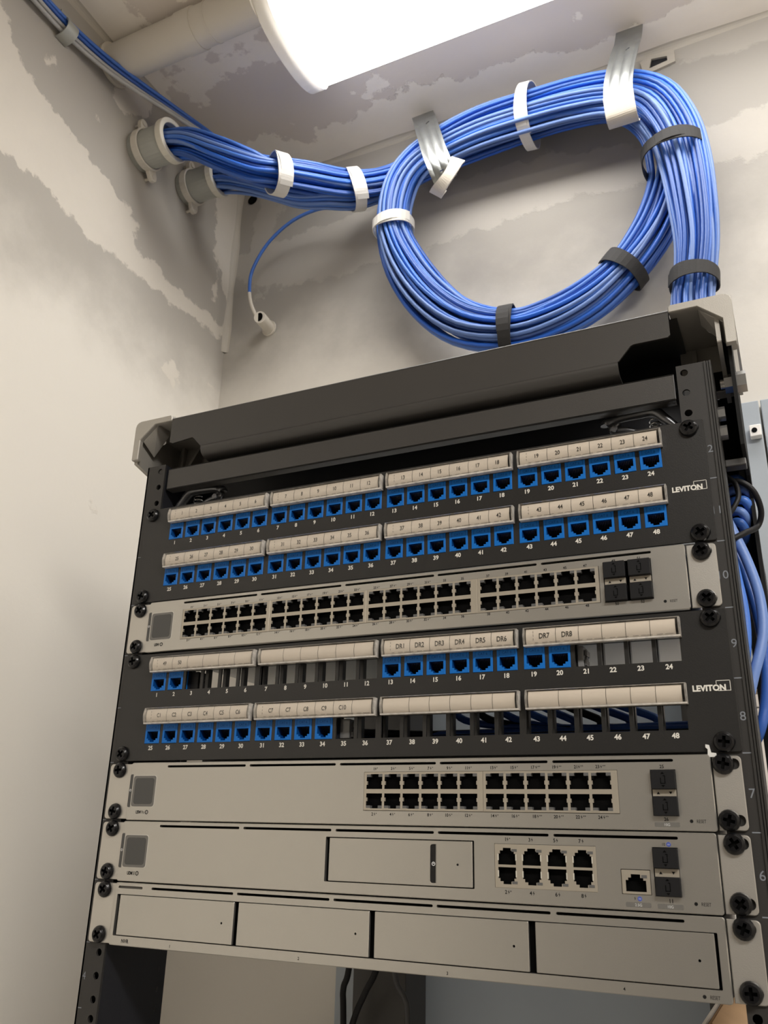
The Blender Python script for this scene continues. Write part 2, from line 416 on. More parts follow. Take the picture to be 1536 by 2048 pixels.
# fillet of filler in the wall corner and along the ceiling edges
def cove(name, line, corner_dirs, r):
    mb = MB(1); rings = []
    d1, d2 = Vector(corner_dirs[0]), Vector(corner_dirs[1])
    for k, p in enumerate(line):
        p = Vector(p); rw = r*(1+.25*math.sin(k*1.7))
        ring = [p]+[p+d1*rw*(1-math.sin(a))+d2*rw*(1-math.cos(a)) for a in [0, PI/8, PI/4, 3*PI/8, PI/2]]
        rings.append(ring)
    n = 6; vs = [q for g in rings for q in g]
    mb.add(vs, [(i*n+k, i*n+(k+1) % n, (i+1)*n+(k+1) % n, (i+1)*n+k) for i in range(len(rings)-1) for k in range(n)], 0, False)
    o = mb.build(name, mat(name+'_filler', (.52, .485, .425, 1), .8, 0, .5, 60, .06, 12)); o['kind'] = 'structure'
cove('trim_1', [(XL, YB, z) for z in frange(.45, .775, .04)], ((1, 0, 0), (0, -1, 0)), .008)
cove('trim_2', [(x, YB, ZC) for x in frange(XL, 1.75, .06)], ((0, -1, 0), (0, 0, -1)), .007)
cove('trim_3', [(XL, y, ZC) for y in frange(-.6, YB, .05)], ((1, 0, 0), (0, 0, -1)), .007)

# painted plywood backboard, built of two sheets with a seam
bd = empty('plywood_backboard', 'blue-grey painted plywood board fixed to the wall behind the rack', 'board', loc=(0, 400, 0))
def sheet(x0, x1): MB().box(x0, x1, -15, -.5, -1300, 198).build('board_sheet', BOARD, bd, bevel=1)
sheet(-232, 279); sheet(281, 900)
# hatch hole in the wall near the second strap and a drilled hole near the conduits
hh = MB(); hh.plate([(195, 735), (238, 742), (238, 762), (205, 768), (192, 760)], [[(203, 744), (228, 748), (228, 756), (207, 760)]], 396, 399.6)
hh.box(200, 232, 399, 399.8, 742, 762, 1)
tag(hh.build('wall_access_plate', [mat('torn_plaster_frame', (.5, .46, .4, 1), .8, 0, .8, 80, .15, 60), NAVY]), 'small torn plaster-rimmed opening in the wall right of the upper metal strap', 'opening')
tag(MB().cyl((-462, 399.7, 748), (0, -1, 0), 9, .8, 20).build('drilled_hole', DARK), 'round dark hole drilled in the wall under the cable bundle near the corner', 'hole')

# ================================================================== LAMP
CAPT = mat('translucent_white_cap', (.86, .84, .80, 1), .45)
_nt = CAPT.node_tree; _b = _nt.nodes['Principled BSDF']; _t = _nt.nodes.new('ShaderNodeBsdfTranslucent'); _t.inputs[0].default_value = (.9, .86, .8, 1)
_m = _nt.nodes.new('ShaderNodeMixShader'); _m.inputs[0].default_value = .045
_nt.links.new(_b.outputs[0], _m.inputs[1]); _nt.links.new(_t.outputs[0], _m.inputs[2]); _nt.links.new(_m.outputs[0], _nt.nodes['Material Output'].inputs[0])
lamp = empty('ceiling_light', 'long white wraparound ceiling light, switched on', 'lamp', loc=(360, 152, 775))
X0, X1 = -232-360, 980-360
pan = MB(); pan.box(X0+4, X1-4, -72, 72, -24, -.3); pan.build('lamp_pan', CAPW, lamp, bevel=2)
prof = []
for k in range(17):
    a = PI*k/16; prof.append((-82*math.cos(a), -24-43*math.sin(a)**.8))
lens = MB(); N = len(prof)
lens.add([(X0+3, p[0], p[1]) for p in prof]+[(X1-3, p[0], p[1]) for p in prof], [(i, i+1, N+i+1, N+i) for i in range(N-1)]+[(0, N, 2*N-1, N-1)], 0, True)
lens.build('lamp_lens', GLOW, lamp)
for xa, xb in ((X0-12, X0+9), (X1-9, X1+12)):
    cp = MB(); big = [(p[0]*1.045, -24+(p[1]+24)*1.06) for p in prof]
    cp.prism(big+[(83, -.5), (-83, -.5)], 'x', xa, xb); cp.build('lamp_end_cap', CAPT, lamp, bevel=2.5, seg=3)

# ================================================================== RACK
rack = empty('equipment_rack', 'black open-frame wall rack with cast silver top corners holding all the equipment', 'rack')
ZB = -520
RAILM = mat('black_rail_paint', (.026, .0245, .023, 1), .45, 0, .1, 1500, .1, 12, spec=.4)
def rail(sx):
    mb = MB()
    holes = []
    u = 1
    while -u*44.45 > ZB-10:
        for dz in (6.35, 22.225, 38.1):
            z = -u*44.45+dz+44.45*1
            holes.append(disc(sx*232.5, z-44.45*0+0, 2.7, 12))
        u += 1
    for dz in (6.35, 22.225, 38.1): holes.append(disc(sx*232.5, dz, 2.7, 12))
    holes = [h for h in holes if min(p[1] for p in h) > ZB+3]
    # drop duplicates
    seen = set(); hs = []
    for h in holes:
        k = round(sum(p[1] for p in h)/len(h), 1)
        if k not in seen: seen.add(k); hs.append(h)
    xe = 246 if sx > 0 else 247.6
    mb.plate(rect(min(sx*227.3, sx*xe), max(sx*227.3, sx*xe), ZB, 44.3), hs, 0, 1.8)
    for a, b, y0 in () if sx < 0 else ((246.0, 247.4, -.9), (248.0, 249.0, -.5), (249.6, 250.8, -.9)):
        mb.box(min(sx*a, sx*b), max(sx*a, sx*b), y0, 1.8, ZB, 44)
    xo = 250.8 if sx > 0 else 247.6
    if sx > 0: mb.box(247, 250, .6, 1.8, ZB, 44)
    mb.box(min(sx*(xo-1.5), sx*xo), max(sx*(xo-1.5), sx*xo), 0, 32, ZB, 44)
    mb.box(min(sx*229, sx*xo), max(sx*229, sx*xo), 30, 32, ZB, 44)  # added back strip, stops light showing through the rail holes
    o = mb.build('rail', RAILM, rack)
    # inner web going back, with slots
    wb = MB()
    slots = []
    z = 40
    while z > ZB+15:
        slots.append(rr(66.5, 68.5, z-7.5, z-3, .9, 2)); z -= 14.8
    wb.plate(rect(1.8, 76, ZB, 44.3), slots, 0, 1.8)
    me = wb.mesh('rail_web', NAVY)
    for v in me.vertices: v.co = Vector((sx*.2273+(-v.co.y if sx < 0 else v.co.y)*-1*(1 if sx < 0 else 1), v.co.x, v.co.z)) if False else Vector((sx*(.2273+v.co.y), v.co.x, v.co.z))
    link(me, 'rail_web', rack)
    return o
rails = {s_: rail(s_) for s_ in (-1, 1)}
# U numbers and ticks on the rails
for k in range(12):
    n = 12-k; zc = -k*44.45-22.8
    if n == 12 or n <= 11:
        mb = MB(); put_text(mb, str(n), 245.4, zc, 5.4, -.08, .0, 1.0, 'r'); mb.build('rail_number', GREYI, rack)
        if n <= 4:
            mb = MB(); put_text(mb, str(n), -245.6, zc, 5.4, -.08, .0, .85, 'l'); mb.build('rail_number', GREYI, rack)
    mb = MB(); mb.box(241.0, 246.0, -.09, -.03, -(k+1)*44.45-.35, -(k+1)*44.45+.35); mb.build('rail_tick', GREYI, rack)
    mb = MB(); mb.box(-246.0, -242.6, -.09, -.03, -(k+1)*44.45-.35, -(k+1)*44.45+.35); mb.build('rail_tick', GREYI, rack)

# top beam with rolled lower lip; tray added to keep the interior dark
tb = MB()
tb.plate([(-226, 90), (-226, 67), (-222, 65.5), (-200, 67.5), (-198, 66), (-190, 57.5), (188, 57.5), (197.5, 68.5), (200, 69.5), (224, 69.5), (226, 71), (226, 90)], [], 0, 1.6, 0, .0)
tb.prism([(0, 90), (.15, 91.2), (.7, 92.1), (1.6, 92.6), (8, 92.6), (8, 90)], 'x', -226, 226, 0, True)
lip = [(0, 58), (.3, 54.5), (1.8, 51), (4.5, 48.6), (8, 47.4), (12, 47), (26, 46.5), (26, 48), (12, 48.4), (8.5, 48.8), (5.4, 50), (3, 52), (1.8, 55), (1.5, 58)]
tb.prism(lip, 'x', -189.5, 187.5, 0, True)
tb.box(-226, 226, 8, 12, 91, 92.6); tb.box(-231, 231, 12, 150, 89.8, 91.4)
tb.build('top_beam', BLACK, rack)
MB().box(-250, 250, 150.2, 152, 36, 91).build('added_dark_closure', NAVY, rack)  # added black sheet closing off the dark space behind the beam
# crossbar between the rails
cb = MB(); cb.box(-225.3, 225.3, 2.5, 4, 19.5, 40.3); cb.box(-225.3, 225.3, 2.5, 12, 19.5, 21); cb.box(-225.3, 225.3, 2.5, 30, 38.8, 40.3)
cb.build('crossbar', BLACK, rack, bevel=.5)
MB().box(-226, 226, 70, 72, -2, 90).build('added_dark_backing', NAVY, rack)  # added black sheet, keeps the gaps around the crossbar dark

# cast corners
def casting(sx):
    c = MB()
    X = lambda v: sx*v
    out = [(226.3, 91), (226.3, 94)]+[(228, 95.8)]+[(263.5, 95.8), (266.8, 94.8), (268.9, 92.8), (269.8, 89.5), (269.6, 55), (262.2, 55), (262.2, 75.5), (246.3, 89.6), (226.3, 89.6)]
    c.plate([(X(a), b) for a, b in out], [], -.6, 4, 0, .5)
    top = [(X(226.5), 4), (X(269.6), 4), (X(269.6), 112), (X(226.5), 112)]
    c.prism(top, 'z', 91.6, 95.6)
    side = [(4, 95), (4, 55.5), (20, 50), (52, 24), (70, 18), (70, 10), (112, 10), (112, 95)]
    a, b = sorted((X(265.8), X(269.5))); c.prism([(4, 95), (4, 55.5), (12, 55), (12, 91), (112, 91), (112, 95)] if sx > 0 else [(4, 95), (4, 53), (112, 26), (112, 95)], 'x', a, b)
    a, b = sorted((X(256.5), X(259.5))); c.prism([(4, 95), (4, 60), (20, 54), (50, 42), (64, 40), (64, 95)] if sx > 0 else [(58, 95), (58, 50), (64, 50), (64, 95)], 'x', a, b)
    a, b = sorted((X(226.5), X(268)))
    c.prism([(64, 92), (60, 60), (56, 52), (56, 47), (68, 47), (68, 92)], 'x', a, b)       # inner back wall
    # diagonal web from the front chamfer back to the side
    c.add([(X(246.5), 4, 89.6), (X(262.2), 4, 75.5), (X(262.2), 22, 66), (X(246.5), 22, 86), (X(246.5), 4, 91.6), (X(265.8), 4, 91.6), (X(265.8), 22, 91.6), (X(246.5), 22, 91.6)],
          [(0, 1, 2, 3), (0, 3, 7, 4), (1, 5, 6, 2), (3, 2, 6, 7), (4, 7, 6, 5), (0, 4, 5, 1)])
    c.prism([(64, 50), (40, 54), (58, 88), (64, 88)], 'x', *sorted((X(236), X(239))))        # rib
    o = c.build('corner_casting', CAST, rack, bevel=.9, seg=2)
    MB().box(*sorted((X(240), X(256))), 52, 57, 48, 62).build('bolt_pocket', DARK, rack)
    b_ = MB(); b_.cyl((X(257), 28, 95.6), (0, 0, 1), 7, 4, 6, 0, None, False); b_.cyl((X(257), 28, 99.6), (0, 0, 1), 4.5, 1.6, 12)
    b_.build('cap_bolt', NUTZ, rack)
    b_ = MB(); b_.cyl((X(254.5), 23, 84), (-sx*.35, -.6, -.7), 3.6, 3.4, 12); b_.build('inner_bolt', NUTZ, rack)
for s_ in (-1, 1): casting(s_)
POSTM = mat('matt_black_post', (.012, .012, .012, 1), .75, 0, .2, 500, spec=.15)
# side posts behind the rails
for s_ in (-1, 1):
    p_ = MB(); X = lambda v: s_*v
    p_.prism([(12, 91), (96, 91), (96, ZB), (76, ZB), (76, -34), (60, -22), (12, -18)] if s_ > 0 else [(34, 24), (96, 24), (96, -20), (70, -30), (70, ZB), (40, ZB), (34, -18)], 'x', *sorted((X(262.6), X(265.2)))); p_.box(*sorted((X(228 if s_ > 0 else 258), X(265.2))), 94, 96.5, -130 if s_ > 0 else -20, 60)
    if s_ > 0: p_.box(250, 262.6, 92, 96.5, ZB, 60)
    p_.build('side_post', POSTM, rack, bevel=.4)
    for (yy, zz) in ((36, 42),):
        b_ = MB(); b_.cyl((X(265.2), yy, zz), (s_, 0, 0), 8, 6.5, 6, 0, None, False); b_.build('hex_bolt', NUTZ, rack)
        b_ = MB(); b_.cyl((X(262.4), yy, zz), (-s_, 0, 0), 7, 5.5, 6, 0, None, False); b_.cyl((X(257), yy, zz), (-s_, 0, 0), 4, 3, 10); b_.build('hex_nut', NUTZ, rack)
    for zz in (9, -5.5):
        b_ = MB(); b_.cyl((X(250.8), 16, zz), (s_, 0, 0), 5.2, 4.6, 6, 0, None, False); b_.build('hex_bolt', NUTZ, rack)
    p_ = MB(); p_.box(*sorted((X(250.6), X(264.5))), 24, 34, -28, -22.5); p_.build('rail_spacer', BLACK, rack, bevel=.8)
# rear uprights standing against the board
for xa in (-182, 170):
    MB().box(xa, xa+60, 330, 384, -1640, 20).build('rear_upright', BLACK, rack, bevel=1)
for z_ in (-5, -500):
    for s_ in (-1, 1):
        MB().box(*sorted((s_*256, s_*262)), 90, 384, z_-30, z_).build('side_arm', BLACK, rack, bevel=1)
        MB().box(*sorted((s_*(230 if s_ > 0 else 122), s_*262)), 360, 384, z_-30, z_).build('arm_bracket', BLACK, rack, bevel=1)
for s_ in (-1, 1):
    MB().box(*sorted((s_*250, s_*262)), 60, 96, -1640, ZB-0.5).build('post_foot', BLACK, rack)
# spring latches inside the top corners
LATCHM = mat('dark_polished_latch', (.12, .122, .128, 1), .28, .7, .1, 90)
def latch(sx):
    X = lambda v: sx*v
    a1 = MB(); pts = [(X(226), 17, -2), (X(222), 17, 5), (X(215), 17, 13), (X(208), 17, 20), (X(196), 18, 21), (X(182), 18, 20), (X(173), 18, 17), (X(172), 18, 16)]
    a1.tube(smooth_pts(pts, 4), lambda t: 2.2+2.0*math.sin(PI*min(1, t*1.1))+(1.4 if t > .8 else 0), 10); a1.build('latch_arm', LATCHM, rack)
    a2 = MB(); a2.tube(smooth_pts([(X(180), 22, 18), (X(177), 20, 13), (X(180), 19, 11), (X(187), 19, 10), (X(196), 20, 6), (X(202), 21, -2)], 4), lambda t: 4.0-2.2*t, 10)
    a2.cyl((X(179), 15.5, 11), (0, -1, 0), 2.4, 1.4, 12); a2.build('latch_lever', LATCHM, rack)
    sp = MB(); sp.tube([(X(207)+4.2*math.cos(t), 27+4.2*math.sin(t), -2+t*.55) for t in frange(0, 2*PI*6, .5)], .9, 6); sp.build('latch_spring', NUTZ, rack)
def smooth_pts(P, sub):
    P = [Vector(p) for p in P]; out = []
    for i in range(len(P)-1):
        p0 = P[max(i-1, 0)]; p1 = P[i]; p2 = P[i+1]; p3 = P[min(i+2, len(P)-1)]
        for k in range(sub):
            t = k/sub
            out.append(.5*((2*p1)+(p2-p0)*t+(2*p0-5*p1+4*p2-p3)*t*t+(3*p1-p0-3*p2+p3)*t**3))
    out.append(P[-1]); return out
latch(-1); latch(1)
# lacing bar behind the lower patch panel
MB().box(-226, 240, 96, 112, -224, -192).build('lacing_bar', BLACK, rack, bevel=1)

# ================================================================== SHARED PARTS
def screw_mesh():
    mb = MB(); n = 20; cr = []
    w_, l_ = .95, 3.3
    for (a, b) in ((w_, -l_), (w_, -w_), (l_, -w_), (l_, w_), (w_, w_), (w_, l_), (-w_, l_), (-w_, w_), (-l_, w_), (-l_, -w_), (-w_, -w_), (-w_, -l_)): cr.append((a, b))
    rings = [(6.1, 0), (6.2, -1.0), (5.7, -2.2), (4.7, -3.1)]
    for (r0, y0), (r1, y1) in zip(rings[:-1], rings[1:]):
        mb.add([(r0*math.cos(2*PI*k/n), y0, r0*math.sin(2*PI*k/n)) for k in range(n)]+[(r1*math.cos(2*PI*k/n), y1, r1*math.sin(2*PI*k/n)) for k in range(n)],
               [(i, (i+1) % n, n+(i+1) % n, n+i) for i in range(n)], 0, True)
    mb.plate([(4.7*math.cos(2*PI*k/n), 4.7*math.sin(2*PI*k/n)) for k in range(n)], [cr], -3.4, -1.2, 0, .3)
    mb.plate(disc(0, 0, 4.6, 12), [], -1.3, -1.1, 1)
    return mb.mesh('rack_screw', [SCREWM, DARK])
SCREW = screw_mesh()
_rs = random.Random(3)
def screw(parent, x, z, y=-.5):
    return link(SCREW, 'rack_screw', parent, (x, y, z), (_rs.uniform(-.05, .05), _rs.uniform(0, PI), _rs.uniform(-.05, .05)))

# keystone jack --------------------------------------------------
def jack_mesh():
    mb = MB()
    op = [(-5.3, 1.7), (-5.3, -4.0), (-3.7, -4.0), (-3.7, -5.4), (-2.0, -5.4), (-2.0, -6.7), (2.2, -6.7), (2.2, -5.4), (3.9, -5.4), (3.9, -4.0), (5.7, -4.0), (5.7, 1.7)]
    mb.plate(rect(-7.3, 7.3, -7.9, 7.9), [op], -.4, 9, 0, .25, 2)
    mb.plate(rect(-7.2, 7.2, -7.8, 7.8), [], 9, 14, 1)
    for k in range(8):
        x = -3.9+k*1.15
        mb.add([(x-.25, 2.2, 1.7), (x+.25, 2.2, 1.7), (x+.25, 6.5, -3.2), (x-.25, 6.5, -3.2), (x-.25, 2.8, 1.7), (x+.25, 2.8, 1.7)], [(0, 1, 2, 3), (4, 5, 2, 3)], 3)
    put_text(mb, 'CAT 6', .1, 4.9, 1.9, -.44, .0, .95, 'c', 2)
    for a in ((-5.6, -5.35, 3.2, 6.6), (5.65, 5.9, 3.2, 6.6), (-5.6, -4.6, 6.35, 6.6), (4.8, 5.9, 6.35, 6.6), (-5.6, -5.0, 3.2, 3.45)):
        mb.box(a[0], a[1], -.44, -.41, a[2], a[3], 2)
    return mb.mesh('keystone_jack', [BLUEJ, DARK, BLUEJ2, GOLD])
JACK = jack_mesh()

HOLDER = None
def holder_meshes():
    L = 102.4
    def prof(y, zt, zb, bulge, n=6):
        return [(-(y+bulge*math.sin(PI*k/n)), zt+(zb-zt)*k/n) for k in range(n+1)]
    # paper
    pp = MB(); pr = prof(4.6, 5.1, -5.4, 1.1); n = len(pr)
    x0, x1 = 1.8, L-2.8
    pp.add([(x0, a, b) for a, b in pr]+[(x1, a, b) for a, b in pr]+[(x0, a+.3, b) for a, b in pr]+[(x1, a+.3, b) for a, b in pr],
           [(i, i+1, n+i+1, n+i) for i in range(n-1)]+[(2*n+i, 3*n+i, 3*n+i+1, 2*n+i+1) for i in range(n-1)], 0, True)
    paper = pp.mesh('label_strip', [PAPER])
    cv = MB(); po = prof(6.1, 6.0, -6.2, 1.6); pi_ = prof(5.5, 5.6, -5.8, 1.5)[::-1]
    n = len(po); full = [(-2, 6.0)]+po+[(-2, -6.2), (-2, -5.8)]+pi_+[(-2, 5.6)]
    m_ = len(full)
    cv.add([(0, a, b) for a, b in full]+[(L, a, b) for a, b in full], [(i, (i+1) % m_, m_+(i+1) % m_, m_+i) for i in range(m_)], 0, True)
    cover = cv.mesh('clear_cover', [CLEAR])
    en = MB(); capp = [(-.2, 6.0)]+po+[(-.2, -6.2)]
    en.prism(capp, 'x', 0, .9); en.prism(capp, 'x', L-1.0, L)
    en.prism([(-.2, -5.7), (-6.3, -5.7), (-5.9, -6.7), (-.2, -6.7)], 'x', 0, L)
    en.prism([(-.2, 6.2), (-5.7, 6.1), (-5.9, 5.8), (-.2, 5.8)], 'x', 0, L)
    rim = en.mesh('holder_rim', [RIMM])
    bk = MB(); bk.box(0, L, -1.8, -.1, -6.7, 6.2); back = bk.mesh('holder_back', [BLACKP])
    return paper, cover, rim, back
PAPERM, COVERM, RIMMESH, HBACK = holder_meshes()

PITCH = 17.55
def port_x(i): return -204.1+(i//6)*106.95+(i % 6)*PITCH

def patch_panel(ztop, label, rows, jacks, strips, extra_dark=()):
    t = empty('patch_bay', label, 'patch panel', 'two black 48-port patch panels', loc=(0, 0, ztop))
    rowz = (-24.3, -66.9)
    holes = []; nojack = []
    for r in range(2):
        for i in range(24):
            x = port_x(i); z = rowz[r]
            holes.append(rect(x-7.4, x+7.4, z-8.0, z+8.0))
            if (r*24+i+1) not in jacks: nojack.append((x, z))
    for (hx, hz) in ((-232.5, -6.35), (232.5, -6.35), (-232.5, -82.5), (232.5, -82.5)):
        holes.append(rr(hx-5.5, hx+5.5, hz-3.2, hz+3.2, 3, 4))
    outer = rr(-241.3, 241.3, -88.2, -.7, 1.5, 3)
    MB().plate(outer, holes, -1.7, -.1, 0, .3).build('panel_plate', BLACKP, t)
    # rear frame bars between empty openings
    fb = MB()
    for r in range(2):
        z = rowz[r]
        for g in range(4):
            for i in range(7):
                x = port_x(g*6)-PITCH/2+i*PITCH
                fb.box(x-1.5, x+1.5, 5, 10, z-9.5, z+9.5)
        fb.box(-215, 216, 3, 10, z+8.6, z+10.4); fb.box(-215, 216, 3, 10, z-10.4, z-8.8)
    fb.build('rear_frame', BLACKP, t)
    for n in jacks:
        r, i = divmod(n-1, 24)
        link(JACK, 'keystone_jack', t, (port_x(i)+_rs.uniform(-.15, .15), -1.75, rowz[r]+_rs.uniform(-.15, .15)), (0, _rs.uniform(-.012, .012), 0))
    for n in range(1, 49):
        r, i = divmod(n-1, 24)
        mb = MB(); put_text(mb, str(n), port_x(i)-.5, rowz[r]-11.2, 3.1, -1.76, .032, 1.0); mb.build('port_number', WHITEI, t)
    for k, txts in enumerate(strips):
        r, g = divmod(k, 4); x0 = -210.4+g*106.95+.6; z0 = (-10.9, -53.0)[r]
        h = empty('label_holder', loc=(x0, -1.7, z0)); h.parent = t
        for k2 in ('label', 'category'):
            if k2 in h: del h[k2]
        link(HBACK, 'holder_back', h); link(PAPERM, 'label_strip', h); link(COVERM, 'clear_cover', h); link(RIMMESH, 'holder_rim', h)
        pr = MB()
        for j in range(6):
            xx = 22.4+15.4*j
            if j < 5:
                for a in range(6):
                    z1 = 5.1-a*10.5/6; z2 = z1-10.5/6; y = -(4.75+1.1*math.sin(PI*(a)/6)); y2 = -(4.75+1.1*math.sin(PI*(a+1)/6))
                    pr.add([(xx-.13, y, z1), (xx+.13, y, z1), (xx+.13, y2, z2), (xx-.13, y2, z2)], [(0, 1, 2, 3)])
            if txts[j]:
                s_ = txts[j]; put_text(pr, s_, xx-7.7, -.1, 3.15 if s_[0] != 'D' else 3.5, -5.86, .014, .80)
        if any(txts):
            for a in range(3): pr.box(6.9, 7.1, -5.75, -5.7, -2.8+a*2.4, -1.4+a*2.4)
            for a in range(18):
                pr.box(8+a*5, 8+a*5+2.2+1.5*((a*7) % 3), -5.3, -5.25, -4.7, -4.5)
        pr.build('strip_print', INK2, h)
    # maker's name with its square
    lg = MB(); put_text(lg, 'LEVITON', 216.6, -50.0, 3.5, -1.76, .045, .98, 'l')
    for a in ((230.6, 230.95, -47.9, -45.6), (238.6, 238.95, -51.8, -45.6), (230.6, 238.95, -45.95, -45.6), (231.5, 238.95, -52.1, -51.75)): lg.box(a[0], a[1], -1.77, -1.75, a[2], a[3])
    lg.build('maker_name', WHITEI, t)
    for (hx, hz) in ((-232.5, -6.35), (231.5, -6.35), (-232.5, -82.5), (231.5, -82.5)):
        screw(t, hx, hz, -1.8)
    return t
R = lambda a, b: [str(i) for i in range(a, b)]
pp1 = patch_panel(0, 'upper black patch panel, every opening filled with a blue jack', 2, list(range(1, 49)),
                  [R(1, 7), R(7, 13), R(13, 19), R(19, 25), R(25, 31), R(31, 37), R(37, 43), R(43, 49)])
E6 = ['']*6
pp2 = patch_panel(-133.35, 'lower black patch panel with many openings left empty', 2,
                  [1, 2]+list(range(13, 21))+list(range(25, 35)),
                  [['49', '50', '', '', '', ''], E6, ['DR1', 'DR2', 'DR3', 'DR4', 'DR5', 'DR6'], ['DR7', 'DR8', '', '', '', ''],
                   ['C1', 'C2', 'C3', 'C4', 'C5', 'C6'], ['C7', 'C7', 'C8', 'C9', 'C10', ''], E6, E6])
# clear-bodied jacks pushed back behind openings 3, 21 and 35
def side_jack(parent, i, r, m_, w_=6):
    z = (-24.3, -66.9)[r]; x = port_x(i)
    j = MB(); j.box(x-7, x-7+w_, 4, 20, z-7, z+7); j.box(x-7+w_, x-5.5+w_, 6, 16, z-6, z-2); j.box(x-7+w_, x-5.5+w_, 8, 18, z+1, z+5)
    j.cyl((x-7+w_, 12, z-1), (1, 0, 0), 2, .8, 10); j.build('unlatched_jack', m_, parent, bevel=.4)
side_jack(pp2, 2, 0, CABK, 8)
side_jack(pp2, 10, 1, mat('smoky_clear_plastic', (.12, .12, .12, 1), .15, 0, .5, 90), 8)
side_jack(pp2, 20, 0, mat('grey_clear_plastic', (.2, .2, .2, 1), .15, 0, .5, 90), 4)

# ================================================================== SILVER DEVICES
def ports_block(parent, x0, z0, ncol, w_, ztop, pitch, first, pw, nums=None, single=False, dz=0.):
    """a metal shield with two rows of sockets; returns nothing"""
    h = 25.4 if not single else 13.6
    holes = []; rows = ((-1.3, -11.3, 1), (-14.2, -24.1, -1)) if not single else ((-1.9, -11.9, 1),)
    led = MB(); fr = MB()
    bs = MB()
    for c in range(ncol):
        xa = first+c*pitch; xb = xa+pw
        for (zt, zb, d) in rows:
            holes.append(rect(xa, xb, zb, zt))
            for (lx0, lx1) in ((xa-.02, xa+3.0), (xb-3.0, xb+.02)):
                if d > 0: led.box(lx0, lx1, -.35, 5, zt-1.9, zt+.02)
                else: led.box(lx0, lx1, -.35, 5, zb-.02, zb+1.9)
            for (lx0, lx1, q) in ((xa-.02, xa+1.3, 0), (xb-1.3, xb+.02, 0)):
                if d > 0: fr.box(lx0, lx1, -.2, 5, zt-3.9, zt-1.9)
                else: fr.box(lx0, lx1, -.2, 5, zb+1.9, zb+3.9)
            zc = (zt+zb)/2
            bs.box(xa-.1, xa+.55, -.45, 1, zc-1.2-d*1, zc+1.2-d*1); bs.box(xb-.55, xb+.1, -.45, 1, zc-1.2-d*1, zc+1.2-d*1)
            if d > 0: bs.box(xa-1.1, xa+3.4, -.45, 0, zt-.25, zt+.35); 
            else: bs.box(xa-1.1, xa+3.4, -.45, 0, zb-.35, zb+.25)
    o = empty('port_block', loc=(x0, -3.6, z0)); o.parent = parent
    mb = MB(); mb.plate(rect(0, w_, -h, 0), holes, -.3, 11, 0, .15, 1); mb.add(bs.v and [(v[0]/MM, v[1]/MM, v[2]/MM) for v in bs.v], bs.f, 0)
    mb.plate(rect(.1, w_-.1, -h+.1, -.1), [], 11, 12, 1)
    mb.build('port_shield', [CREAMM, DARK], o)
    led.build('port_leds', LED, o); fr.build('port_shoulders', DARK, o)

def sfp(parent, x, zt, w_=14.4, h=11.2):
    o = empty('dust_plug', loc=(x, -3.6, zt)); o.parent = parent
    mb = MB(); mb.plate(rr(0, w_, -h, 0, .5, 2), [], -3.2, 6, 0, .35); mb.build('plug_body', SFPM, o)
    p = MB(); cx = w_/2; z = -h/2; y = -3.28
    put_poly(p, [(cx-1.1, z+3.2), (cx+1.1, z+3.2), (cx, z+4.5)], y); put_poly(p, [(cx-1.1, z-3.2), (cx+1.1, z-3.2), (cx, z-4.5)], y)
    p.box(cx+1.0, cx+1.5, y-.02, y, z-2.3, z+2.3); p.box(cx-1.5, cx-1.0, y-.02, y, z-2.3, z+1.0); p.box(cx-1.5, cx+1.5, y-.02, y, z-2.5, z-2.0); p.box(cx+.2, cx+1.5, y-.02, y, z+1.9, z+2.4)
    p.build('plug_emboss', DARK, o)
def sfp_bridge(parent, x, zt, w_=14.4, h=4.4):
    mb = MB(); mb.box(x+.3, x+w_-.3, -3.9, 2, zt-h, zt); mb.build('plug_cage', CREAMM, parent)
    p = MB(); put_poly(p, [(x+2.6, zt-3), (x+4.6, zt-3), (x+3.6, zt-1.4)], -3.95); put_poly(p, [(x+w_-4.6, zt-1.4), (x+w_-2.6, zt-1.4), (x+w_-3.6, zt-3)], -3.95)
    p.build('cage_arrows', INK, parent)

